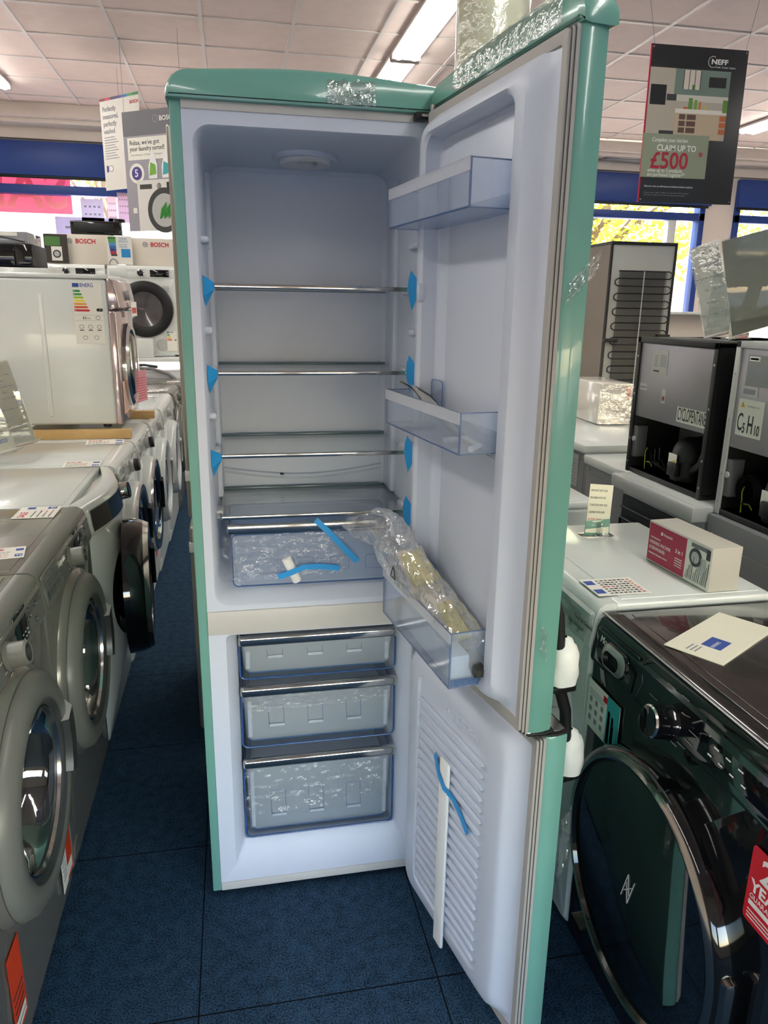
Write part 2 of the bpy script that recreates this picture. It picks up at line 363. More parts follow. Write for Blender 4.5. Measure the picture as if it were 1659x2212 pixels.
def car(lab,x,y,col):
    t=thing('car',lab,'car',(x,y,-.02),0); cm=mat('car paint '+col,col,.2,coat=.6)
    prof=[(-2,.3),(-2.05,.75),(-1.4,.9),(-.8,1.38),(.7,1.4),(1.3,.95),(2,.82),(2.08,.35)]
    q=MB(); q.prism(prof,-.8,.8,cm,.06,M=Matrix.Rotation(PI/2,4,'X')); q.build('body',t)
    q=MB(); q.prism([(-1.2,.92),(-.75,1.3),(.62,1.32),(1.1,.95)],-.81,.81,bldw,.02,M=Matrix.Rotation(PI/2,4,'X')); q.build('side_window',t)
    for xx in (-1.3,1.3):
        for s_ in (-1,1):
            q=MB(); q.cyl((xx,s_*.72-.1,.3),.31,.2,black_m,'y',24); q.build('wheel',t)
car('parked silver car seen beyond the right window',8.0,16.0,'#B9BDC2')
# ------------------------------------------------------------------ green fridge freezer
fr=thing('fridge_freezer','mint green retro fridge freezer standing open, doors swung wide','fridge freezer',(0,0,0))
q=MB(); q.box(0,.021,0,.56,.018,1.834,mint_in,.002); q.box(.529,.55,0,.56,.018,1.834,mint_in,.002); q.box(.02,.53,.54,.56,.018,1.834,mint); q.build('side_panel',fr)
q=MB(); r_=.045
out=[(-.006,1.832)]+[(-.006+r_-r_*math.cos(a),1.884-r_+r_*math.sin(a)) for a in [PI/2*i/6 for i in range(7)]]
top=[(.05+.45*i/12,1.884+.012*math.sin(PI*i/12)) for i in range(1,12)]
out=out+top+[(.556-r_+r_*math.sin(a),1.884-r_+r_*math.cos(a)) for a in [PI/2*i/6 for i in range(7)]]+[(.556,1.832)]
q.prism(out,-.555,.012,mint,.008,M=Matrix.Rotation(PI/2,4,'X')); q.build('top_cap',fr)
q=MB(); q.box(.021,.529,-.002,.02,1.817,1.8335,beige,.001); q.build('top_trim',fr)
# liner: fridge compartment
L=lambda x0,x1,z0,z1,d,rad:rr(x0,x1,z0,z1,rad,6,XZ(d))
q=MB()
q.loft([L(.021,.529,.783,1.817,.001,.0005),L(.021,.529,.783,1.817,0,.0005),L(.040,.508,.795,1.792,0,.034),L(.043,.505,.798,1.789,.004,.034),L(.050,.50,.812,1.780,.05,.036),L(.058,.493,.90,1.772,.335,.04),L(.068,.483,.91,1.762,.345,.03)],white_lin,cap1=True)
# back foot of the compartment, gutter and drain
q.box(.056,.496,.27,.34,.80,.985,white_lin,.012)
q.tube([(.066+.021*i,.340,1.040-.022*math.sin(PI*i/20)) for i in range(21)],.007,white_lin,8)
q.cyl((.217,.334,1.022),.006,.006,black_m,'y',16)
for z in (1.585,1.405,1.225):
    for sx,x in ((1,.052),(-1,.498)):
        q.box(x-.010,x+.010,.022,.075,z-.007,z+.007,white_lin,.006,3)
        q.box(x-.004,x+.010 if sx>0 else x+.004,.2,.31,z-.010,z-.002,white_lin,.003)
for x0 in (.056,.489): q.box(x0-.006,x0+.010,.20,.245,1.0,1.74,white_lin,.006)
q.build('liner',fr)
q=MB(); q.cyl((.275,.19,1.768),.072,.012,white_lin,n=40); q.cyl((.275,.19,1.759),.056,.012,white_front,n=40); q.cyl((.275,.15,1.752),.022,.012,clear,n=20); q.build('lamp_cover',fr)
q=MB(); q.box(.021,.529,-.004,.02,.7255,.7825,beige,.002); q.build('middle_rail',fr)
# freezer liner
q=MB()
q.loft([L(.021,.529,.041,.725,.001,.0005),L(.021,.529,.041,.725,0,.0005),L(.060,.502,.080,.7225,0,.012),L(.084,.474,.137,.716,.035,.008),L(.086,.472,.139,.714,.36,.008)],white_lin,cap1=True); q.build('freezer_liner',fr)
q=MB(); q.box(.021,.529,-.002,.02,.018,.0405,beige,.002); q.build('kick_panel',fr)
for x in (.05,.5):
    for y in (.04,.5): q=MB(); q.cyl((x,y,0),.018,.02,black_m); q.build('foot',fr)
# glass shelves
for i,z in enumerate((1.496,1.316,1.134,.992)):
    q=MB(); q.box(.058,.492,.045,.325,z-.004,z,glass); o=q.build('glass_shelf',fr); 
    t_=MB(); t_.box(.062,.489,.040,.047,z-.0055,z+.004,chrome,.002); t_.box(.415,.482,.0385,.0405,z-.004,z+.002,clear)
    t_.build('chrome_strip',o)
    e_=MB(); e_.box(.060,.490,.322,.328,z-.005,z+.003,glassedge,.001)
    if i==3:
        for x in (.058,.489): e_.box(x,x+.003,.045,.325,z-.004,z+.003,glassedge,.001)
    e_.build('back_strip',o)
    for x in (.052,.49):
        l_=MB(); l_.box(x-.004,x+.014,.075,.13,z-.012,z+.008,white_front,.006); l_.build('shelf_support',o)
# crisper drawer
cr_=MB(); 
def tray(b,x0,x1,y0,y1,z0,z1,m,t=.003,tp=.012,rad=.012,edge=None):
    A=lambda o,z:rr(x0+o,x1-o,y0+o*.6,y1-o,rad,4,lambda a,c:(a,c,z))
    b.loft([A(tp+.01,z0),A(tp,z0+.01),A(0,z1),A(t,z1),A(tp+t,z0+.012),A(tp+t+.012,z0+.004)],m,cap0=True,cap1=True)
    if edge: b.tube(A(0,z1),.0018,edge,6,True); b.tube(A(tp+.006,z0+.002),.0016,edge,6,True)
tray(cr_,.078,.468,.055,.27,.815,.962,bluep,edge=bluedk)
for i in range(4): 
    x=.14+i*.085; cr_.tube(rr(x,x+.045,.85,.885,.006,3,XZ(.052)),.0007,bluepe,5,True)
cr_.build('crisper_drawer',fr)
o=bpy.data.objects['crisper_drawer']
q=MB(); q.box(.072,.476,.044,.058,.950,.973,chrome,.005); q.build('rail',o)
q=MB(); q.loft([rr(.082,.466,.822,.948,.012,5,XZ(.050)),rr(.082,.466,.822,.948,.012,5,XZ(.054))],bluep,cap0=True,cap1=True); q.tube(rr(.082,.466,.822,.948,.012,5,XZ(.050)),.0014,bluedk,6,True); q.build('front',o)
# freezer drawers
frost=film('frosted drawer',(.92,.94,.97),.04,.1,haze=.42)
dwhite=mat('drawer rib white','#D9DEE6',.4)
for lab,z0,z1 in (('top',.590,.706),('middle',.403,.572),('bottom',.142,.374)):
    d=MB(); x0,x1=.089,.468
    tray(d,x0+.004,x1-.004,.045,.33,z0+.004,z1-.03,frost,tp=.006,edge=bluepe)
    o=d.build('freezer_drawer',fr)
    p=MB(); p.loft([rr(x0,x1,z0,z1-.022,.014,5,XZ(.030)),rr(x0,x1,z0,z1-.022,.014,5,XZ(.034))],clear,cap0=True,cap1=True)
    p.tube(rr(x0,x1,z0,z1-.022,.014,5,XZ(.032)),.0024,bluedk,8,True); p.build('front',o)
    p=MB(); p.loft([rr(x0+.012,x1-.012,z0+.018,z1-.045,.012,5,XZ(.05)),rr(x0+.024,x1-.024,z0+.030,z1-.052,.012,5,XZ(.31)),],frost); p.box(x0+.014,x0+.024,.0445,.047,z0+.02,z1-.05,dwhite,.002); p.box(x1-.024,x1-.014,.0445,.047,z0+.02,z1-.05,dwhite,.002); p.build('inner_wall',o)
    p=MB(); p.box(x0-.002,x1+.002,.016,.036,z1-.026,z1,chrome,.008,3); p.build('rail',o)
    for k in range(3):
        xx=x0+.066+k*.097; p=MB(); p.box(xx,xx+.037,.0425,.046,z0+.045,z0+.0525,dwhite,.0015); p.tube([(xx,.046,z0+.05),(xx-.002,.0465,z0+.05+(z1-z0)*.3),(xx+.035,.0465,z0+.05+(z1-z0)*.3),(xx+.037,.046,z0+.05)],.0005,bluepe,5); p.build('slot',o)
# hinge at top right
q=MB(); q.box(.485,.53,-.035,.0,1.822,1.828,steel,.002); q.box(.475,.50,-.03,.0,1.818,1.832,black_m,.003); q.cyl((.51,-.03,1.815),.007,.03,steel); q.build('top_hinge',fr)
q=MB(); q.box(.49,.535,-.04,.0,.745,.752,steel,.002); q.build('middle_hinge',fr)
# ---- doors, local frame: x along the door from the hinge, y away from the inner face
def shell(name,z0,z1,M,cap):
    d=MB(); n=14
    def outline(off=0):
        P=[(-.030,.002),(.510,.002)]
        P+=[(.515-.0,.010),(.516,.028)]
        for i in range(n+1):
            t=i/n; x=.513-(.513+.032)*t; y=.045+.020*math.sin(PI*t)
            P.append((x,y))
        P.append((-.034,.02)); return P
    d.prism(outline(),z0,z1,mint,.004)
    if cap:
        rr_=.045; o=[(-.036,z1-.002)]+[(-.036+rr_-rr_*math.cos(a),z1+.05-rr_+rr_*math.sin(a)) for a in [PI/2*i/6 for i in range(7)]]
        o+=[(.03+.44*i/10,z1+.05+.011*math.sin(PI*i/10)) for i in range(1,10)]
        o+=[(.519-rr_+rr_*math.sin(a),z1+.05-rr_+rr_*math.cos(a)) for a in [PI/2*i/6 for i in range(7)]]+[(.519,z1-.002)]
        bm=MB(); bm.prism(o,-.062,-.001,mint,.012,M=Matrix.Rotation(PI/2,4,'X')); d.add(bm.v,bm.f,mint)
    ob=d.build(name,fr); ob.matrix_local=M; return ob
Mu=Matrix.Translation((.51,-.035,0))@Matrix.Rotation(R(-82.41),4,'Z'); Ml=Matrix.Translation((.51,-.035,0))@Matrix.Rotation(R(-77.9),4,'Z')
ud=shell('upper_door',.745,1.834,Mu,True); ld=shell('lower_door',.022,.730,Ml,False)
for D_,z0,z1 in ((ud,.742,1.8335),(ld,.026,.727)):
    g=MB(); L2=lambda e,d:rr(-.0+e,.512-e,z0+e,z1-e,.006,4,XZ(d))
    g.loft([L2(0,.002),L2(0,-.004),L2(.003,-.004),L2(.003,-.009),L2(.006,-.009),L2(.006,-.014),L2(.012,-.014)],gasket,mm=[gasket,gasket_d,gasket,gasket_d,gasket,gasket])
    g.loft([L2(.012,-.014),L2(.022,-.012),L2(.026,-.002)],gasket); g.build('gasket',D_)
def Lz(s0,s1,z0,z1,n_,rad): return rr(s0,s1,z0,z1,rad,7,XZ(n_))
q=MB(); q.loft([Lz(.010,.496,.750,1.826,.001,.004),Lz(.012,.494,.752,1.824,-.008,.004),Lz(.016,.474,.760,1.818,-.009,.03),Lz(.021,.463,.768,1.812,-.014,.034),Lz(.027,.452,.776,1.797,-.034,.036),Lz(.033,.445,.781,1.790,-.041,.036),Lz(.045,.418,.790,1.778,-.042,.034),Lz(.052,.408,.797,1.772,-.036,.030),Lz(.055,.402,.799,1.769,-.006,.024),Lz(.060,.397,.804,1.764,-.002,.02)],white_lin,cap1=True)
for z in (1.60,1.22,.80): 
    for s_ in (.055,.398): q.box(s_-.004,s_+.004,-.025,-.005,z+.01,z+.06,white_lin,.003)
q.box(.046,.056,-.046,-.03,1.47,1.505,white_lin,.004)
q.build('door_liner',ud)
# embossed vertical step near the hinge side
q=MB(); q.box(.105,.396,-.0045,.0,.806,1.762,white_lin,.003); q.build('back_step',ud)
def door_bin(z0,z1,lipw,tall):
    d=MB(); x0,x1=.030,.401; n0,n1=-.102,-.010; t=.003
    d.box(x0,x1,n0,n1,z0,z0+t,bluep); d.box(x0,x1,n0,n0+t,z0,z1,bluep); 
    for x in (x0,x1-t): d.box(x,x+t,n0,n1,z0,z1,bluep)
    d.box(x0,x1,n1-t,n1,z0,z0+.03,bluep)
    d.box(x0,x1,n0-.0015,n0+.0005,z1-.020,z1,frost)
    for x in (x0,x1-.003):
        d.box(x,x+.003,n0,n0+.003,z0,z1,bluepe,.0008); d.box(x,x+.003,n1-.003,n1,z0,z1,bluepe,.0008); d.box(x,x+.003,n0,n1,z1-.002,z1,bluepe,.0008); d.box(x,x+.003,n0,n1,z0,z0+.002,bluepe,.0008)
    d.box(x0,x1,n0,n0+.0015,z1-.0015,z1,bluepe); d.box(x0,x1,n0,n0+.002,z0,z0+.002,bluepe)
    d.box(x1-.016,x1-.001,n1-.006,n1,z0+.002,z1,bluep); d.box(x1-.017,x1-.015,n1-.008,n1,z0,z1,bluepe)
    for k in range(3): d.box(x1-.018,x1-.001,n1-.009,n1-.002,z0+.01+k*(z1-z0)*.3,z0+.013+k*(z1-z0)*.3,bluepe)
    if tall: 
        for k in range(60): d.box(x0+.003,x1-.003,n0+.006+k*.0014,n0+.0064+k*.0014,z0+.003,z0+.0036,bluepe) if k<58 else None
        for k in range(45): d.box(x1-.0005,x1+.0008,n0+.004+k*.002,n0+.005+k*.002,z0+.003,z0+.018,bluepe)
    # raised back tab at the hinge end
    d.loft([rr(x0+.028,x0+.085,z0+.03,z1+.022,.008,4,XZ(n1-.003)),rr(x0+.028,x0+.085,z0+.03,z1+.022,.008,4,XZ(n1))],bluep,cap0=True,cap1=True); d.tube(rr(x0+.028,x0+.085,z0+.03,z1+.022,.008,4,XZ(n1-.0015)),.0012,bluepe,5,True)
    return d.build('door_bin',ud)
door_bin(1.607,1.679,0,0); door_bin(1.222,1.293,0,0); door_bin(.790,.899,0,1)
# lower door liner with ribs
q=MB(); q.loft([Lz(.010,.496,.034,.720,.001,.004),Lz(.012,.494,.036,.718,-.008,.004),Lz(.020,.478,.046,.708,-.010,.03),Lz(.024,.466,.050,.702,-.016,.035),Lz(.032,.452,.058,.694,-.034,.04),Lz(.042,.436,.068,.684,-.040,.04),Lz(.085,.392,.095,.660,-.0402,.03)],white_lin)
q.loft([Lz(.085,.392,.095,.660,-.0402,.03),Lz(.089,.388,.099,.656,-.036,.028)],white_lin,cap1=True)
for k in range(19):
    z=.125+k*.0262
    q.prism([(.098,z-.001),(.104,z-.006),(.372,z-.006),(.380,z),(.372,z+.006),(.104,z+.006)],.0355,.0450,white_lin,.003,M=Matrix.Rotation(PI/2,4,'X'))
q.build('door_liner',ld)
q=MB(); P=lambda a,z:(a,-.0375,z)
q.tube([P(.25,.636),P(.25,.621),P(.36,.621)],.0012,white_lin,6)
for k in range(3):
    a=PI*k/3; q.tube([P(.222-.012*math.cos(a),.642-.012*math.sin(a)),P(.222+.012*math.cos(a),.642+.012*math.sin(a))],.0011,white_lin,6)
q.tube(rr(.262,.352,.628,.652,.007,3,XZ(-.0375)),.0012,white_lin,6,True)
for k in range(8): q.box(.272+k*.009,.276+k*.009,-.039,-.036,.634+.003*(k%3),.641+.004*(k%2),white_lin,.001)
q.build('embossed_mark',ld)
# trims at the split and wrapped handles
q=MB(); q.prism([(.44,.0),(.514,.001),(.519,.03),(.516,.052),(.40,.064),(.40,.058),(.50,.048),(.505,.01),(.44,.004)],.7405,.7455,black_m,.001); q.box(.49,.512,.0,.014,.741,.747,chrome,.002); q.build('bottom_trim',ud)
q=MB(); q.prism([(-.03,.002),(.510,.002),(.517,.02),(.516,.048),(.30,.070),(-.03,.052)],.7302,.7335,black_m,.001); q.prism([(.38,.010),(.502,.010),(.508,.03),(.505,.044),(.38,.060)],.7336,.7350,steel,.0005); q.build('top_trim',ld)
def handle(D_,zc,n0,up):
    h=MB(); h.tube([(.465,.05,zc+.19*up+.02),(.465,.075,zc+.12*up+.02),(.465,.085,zc+.05*up),(.465,.080,zc)],.011,black_m,10); h.box(.440,.475,n0-.015,n0+.030,zc-.012,zc+.012,black_m,.004); h.box(.452,.478,.05,n0,zc-.008,zc+.004,black_m,.003); h.build('handle',D_)
    w=MB(); rng=random.Random(int(zc*100))
    def fn(a,t):
        ang=2*PI*a; z=zc+.006+t*.088; rad=(.0155+.0145*math.sin(PI*min(1,(1-t)*.55+.12)))*(1+.16*noise.noise((math.cos(ang)*2,math.sin(ang)*2,t*4+zc*9)))
        if t>.97: rad*=.3
        elif t>.82: rad*=.78
        return (.458+rad*1.0*math.cos(ang),n0+.004+rad*1.05*math.sin(ang),z)
    w.grid(fn,22,14,mat('white handle bag','#E4E6E0',.35,bump=.3,bs=30)); w.build('handle_wrap',D_,smooth=70)
handle(ud,.800,.090,1); handle(ld,.602,.090,1)
def scrap(name,lab,fn,nu,nv,m,cat='plastic film'):
    b=MB(); b.grid(fn,nu,nv,m); return tag(b.build(name,smooth=15),lab,cat)
DU=lambda s_,n_,z:tuple(Mu@Vector((s_,n_,z))); DL=lambda s_,n_,z:tuple(Ml@Vector((s_,n_,z)))
def crump(base,du,dv,amp,fr_=6,seed=0):
    nrm=Vector(du).cross(Vector(dv)).normalized()
    def fn(a,t):
        p=Vector(base)+Vector(du)*a+Vector(dv)*t
        k=noise.noise((a*fr_+seed,t*fr_,seed*1.7))+.5*noise.noise((a*fr_*2.3+seed,t*fr_*2.3,4))
        return tuple(p+nrm*amp*k+Vector(du)*.05*noise.noise((a*3,t*5,seed)))
    return fn
# protective film scraps stuck on door edges
scrap('film_scrap','torn clear film flapping on the upper door edge, level with the top shelf',crump(DU(.519,.012,1.50),Vector(DU(.519,.06,1.545))-Vector(DU(.519,.012,1.50)),Vector((-.008,-.006,-.035)),.006,7,2),18,10,poly)
scrap('film_scrap','small torn film on the upper door edge beside the plastic bag',crump(DU(.519,.008,.955),Vector(DU(.519,.020,.935))-Vector(DU(.519,.008,.955)),Vector((.0,-.004,-.05)),.005,7,5),10,14,poly)
scrap('film_scrap','long twisted film hanging beside the lower door edge',crump(DL(.508,.055,.535),Vector(DL(.508,.075,.57))-Vector(DL(.508,.055,.535)),Vector((.0,.0,-.13)),.008,7,8),10,30,poly)
for lab,x0,x1,z0,z1,sd,y in (('crumpled clear film over the middle freezer drawer front',.10,.46,.49,.535,3,.027),('crumpled clear film across the bottom freezer drawer front',.09,.44,.20,.33,4,.027),('crumpled clear film lying over the crisper drawer front',.062,.34,.825,.935,6,.043)):
    scrap('film_sheet',lab,crump((x0,y,z0+.01),Vector((x1-x0,0,.01)),Vector((0,0,z1-z0)),.006,9,sd),44,22,thinf)
def capfilm(lab,fr_,M,s0,s1,n):
    path=[(-.0035,1.842),(-.0035,1.872),(.004,1.889),(.020,1.899),(.045,1.897)]
    def fn(a,t):
        i=t*(len(path)-1); k=min(int(i),len(path)-2); w_=i-k; y=path[k][0]*(1-w_)+path[k+1][0]*w_; z=path[k][1]*(1-w_)+path[k+1][1]*w_
        k2=noise.noise((a*n,t*4,fr_)); return tuple(M@Vector((s0+(s1-s0)*a,y-.0015-.0025*max(0,k2),z+.0015+.003*k2)))
    b=MB(); b.grid(fn,60,14,capf); return tag(b.build('film_scrap',smooth=12),lab,'plastic film')
capfilm('wrinkled clear film left on the top edge of the upper door',3,Mu,.10,.47,16)
capfilm('small patch of wrinkled clear film on the front of the cabinet top cap',5,Matrix.Translation((0,-.0125,-.006)),.30,.395,7)
# blue tape
def tape(lab,pts,w=.012,up=(0,0,1)):
    b=MB(); P=[Vector(p) for p in pts]; L_=[];R_=[]
    for i,p in enumerate(P):
        t=(P[min(i+1,len(P)-1)]-P[max(i-1,0)]).normalized(); s_=t.cross(Vector(up)).normalized()*w
        L_.append(tuple(p+s_)); R_.append(tuple(p-s_))
    n=len(P); vs=L_+R_; k=Vector(up)*.0005; vs+= [tuple(Vector(v)+k) for v in vs]
    fs=[(i,i+1,n+i+1,n+i) for i in range(n-1)]+[(2*n+i,3*n+i,3*n+i+1,2*n+i+1) for i in range(n-1)]
    b.add(vs,fs,bluetape); return tag(b.build('tape_strip',smooth=20),lab,'tape','strips of blue packing tape')
for nm,z in (('top',1.496),('second',1.316),('third',1.134),('lowest',.992)):
    if nm!='lowest':
        b=MB(); b.add([(.046,.018,z+.020),(.047,.018,z-.020),(.068,.038,z+.006),(.068,.038,z-.008),(.050,.034,z-.042)],[(0,1,3,2),(1,4,3)],bluetape)
        tag(b.build('tape_strip',smooth=10),'blue tape tab folded on the left end of the %s glass shelf'%nm,'tape','strips of blue packing tape')
    b=MB(); b.add([(.487,.035,z+.040),(.497,.012,z+.018),(.499,.008,z-.002),(.497,.014,z-.018),(.489,.030,z-.046),(.483,.040,z-.010),(.482,.041,z+.008),(.484,.045,z+.022)],[(0,1,7),(1,2,6,7),(2,3,5,6),(3,4,5)],bluetape)
    tag(b.build('tape_strip',smooth=10),'blue tape tab on the right end of the %s glass shelf'%nm,'tape','strips of blue packing tape')
tape('blue tape hanging diagonally from the crisper rail',[(.274,.038,.980),(.30,.036,.955),(.335,.036,.915),(.372,.036,.874)],.007,(0,-1,0))
tape('blue tape holding the foam plug on the crisper drawer',[(.185,.034,.846),(.215,.031,.856),(.245,.032,.868),(.28,.038,.866),(.33,.040,.858)],.0068,(0,-1,0))
b=MB(); b.cyl((0,0,-.032),.0115,.064,foam,'z',20,M=T(.218,.046,.858,0,R(-24),0)); tag(b.build('foam_plug'),'small white foam plug taped to the crisper drawer','foam plug')
tape('blue tape running over the white foam bar on the lower door',[DL(.19,-.047,.512),DL(.205,-.050,.502),DL(.228,-.056,.486),DL(.252,-.056,.468),DL(.280,-.048,.458),DL(.315,-.048,.44),DL(.345,-.048,.418)],.009,tuple((Ml.to_3x3()@Vector((0,-1,0)))))
b=MB(); b.M=Ml; b.box(.224,.262,-.054,-.0455,.046,.528,foam,.004); tag(b.build('foam_bar'),'long white foam bar taped to the inside of the lower door','foam bar')
# things in the door bins
bag=MB(); sp=[(-.035,-.125,.985,.055),(.0,-.115,.985,.07),(.05,-.10,.985,.075),(.10,-.095,.965,.07),(.15,-.09,.94,.07),(.20,-.075,.915,.065),(.25,-.065,.895,.06),(.30,-.060,.885,.05),(.35,-.058,.875,.045),(.39,-.058,.865,.035)]
def bagfn(a,t):
    i=t*(len(sp)-1); k=min(int(i),len(sp)-2); w_=i-k; p=[sp[k][j]*(1-w_)+sp[k+1][j]*w_ for j in range(4)]
    ang=2*PI*a; jag=1+.22*noise.noise((math.cos(ang)*1.8,math.sin(ang)*1.8,t*7))+.10*noise.noise((math.cos(ang)*5,math.sin(ang)*5,t*19))
    rx=p[3]*(.9 if t>.1 else .55+3*t); 
    return DU(p[0]+rx*.45*math.cos(ang)*jag-.01,p[1]+.036*math.sin(ang)*jag*(1 if t>.12 else 1.3),p[2]+rx*.75*math.cos(ang)*jag)
bag.grid(bagfn,48,70,bagm); 
bo=tag(bag.build('plastic_bag',smooth=12),'crumpled clear plastic bag of leaflets leaning out of the lowest door bin','plastic bag')
q=MB(); zup=Matrix(((0.66,-.10,0,0),(0,0,0,0),(0,0,0,0),(0,0,0,1)))
def onbag(s_,n_,z,deg): return Mu@T(s_,n_,z)@Matrix.Rotation(R(deg),4,'Y')@Matrix.Rotation(PI/2,4,'X')
for k in range(9): q.box(0,.002+.001*(k%3),0,.0005,0,.02,inkg,M=Mu@T(.14+k*.007,-.132,1.0-k*.0045)@Matrix.Rotation(R(36),4,'Y'))
for k in range(11): q.box(0,.002,0,.0005,0,.011+.004*(k%2),inkg,M=Mu@T(.235+k*.011,-.112,.955-k*.0055)@Matrix.Rotation(R(30),4,'Y'))
for k in range(3):
    a=PI/2+k*2*PI/3; a2=a+2*PI/3; c_=(.215,.952); p1=(c_[0]+.016*math.cos(a),c_[1]+.016*math.sin(a)); p2=(c_[0]+.016*math.cos(a2),c_[1]+.016*math.sin(a2))
    q.tube([DU(p1[0]*.85+p2[0]*.15,-.146,p1[1]*.85+p2[1]*.15),DU(p2[0],-.146,p2[1])],.0011,ink,5)
q.build('printed_marks',bo)
yel=mat('yellow leaflet','#D8CF7E',.5,var=.06)
def leaf(name,lab,M,x,y,m,th=.004,bend=.0,cat='leaflet'):
    b=MB(); b.M=M
    b.grid(lambda a,t:(a*x,bend*math.sin(a*PI),t*y),10,4,m); b.grid(lambda a,t:(a*x,bend*math.sin(a*PI)+th,t*y),10,4,m)
    b.box(0,x,0,.0006,0,.0006,m); return tag(b.build(name),lab,cat)
leaf('leaflet','folded yellow leaflet inside the clear bag',Mu@T(.09,-.085,.945,R(-70),R(24)),.10,.042,yel,.005,.006)
leaf('leaflet','yellow booklet lower in the clear bag, nearer the door edge',Mu@T(.235,-.060,.885,R(-72),R(16)),.11,.030,yel,.005,.006)
leaf('leaflet','white sheet behind the yellow leaflet in the clear bag',Mu@T(.06,-.085,.94,R(-75),R(24)),.26,.06,paper,.003,.006)
b=MB(); b.M=Mu@T(.13,-.097,.797,0,0); b.box(0,.262,0,.040,.004,.054,foam,.006,M=T(0,0,.006,0,R(1.5))); b.box(.12,.262,.036,.078,.0,.022,foam,.004); b.box(.0,.03,.008,.032,.050,.060,foam,.003); tag(b.build('foam_tray'),'white foam tray lying in the lowest door bin','foam tray')
b=MB(); b.prism([(0,0),(.06,-.004),(.068,.004),(.066,.018),(.004,.020),(-.002,.014)],0,.02,mat('dark olive plastic','#3C3D36',.35),.003,M=Mu@T(.352,-.036,.825,PI/2,R(12),0)); tag(b.build('plastic_clip'),'dark plastic clip lying at the near end of the lowest bin','clip')
b=MB(); b.M=Mu@T(.075,-.094,.80); b.box(0,.03,0,.03,0,.045,black_m,.012,3); tag(b.build('rubber_block'),'black rubber block at the hinge end of the lowest bin','rubber block')
# leaflets in the middle bin
cov=mat('leaflet cover','#CFC9BE',.5,var=.15,vs=30)
for i,(lab,n_,dz,m,x_) in enumerate((('topmost beige leaflet leaning out of the middle door bin',-.088,.020,cov,.22),('white booklet in the middle door bin under the beige leaflet',-.070,.010,paper,.31),('dark backed booklet lowest in the middle door bin',-.055,.004,mat('booklet dark','#5A5854',.5),.32))):
    b=MB(); b.M=Mu@T(.06,n_,1.292+dz,0,R(11+i*1.2),0)@Matrix.Rotation(R(-30),4,'X'); b.grid(lambda a,t:(a*x_,t*.045,.006*math.sin(a*5+i)),14,3,m); b.grid(lambda a,t:(a*x_,t*.045,.003+.006*math.sin(a*5+i)),14,3,m)
    b.box(0,.001,0,.045,0,.003,m); tag(b.build('booklet'),lab,'booklet')
b=MB(); b.M=Mu@T(.30,-.085,1.2255); b.tube([(0,0,.004),(.03,.03,.012),(.07,.035,.006),(.09,.01,.004)],.005,foam,8); tag(b.build('white_cable_tie'),'white curled strap lying in the middle door bin','strap')
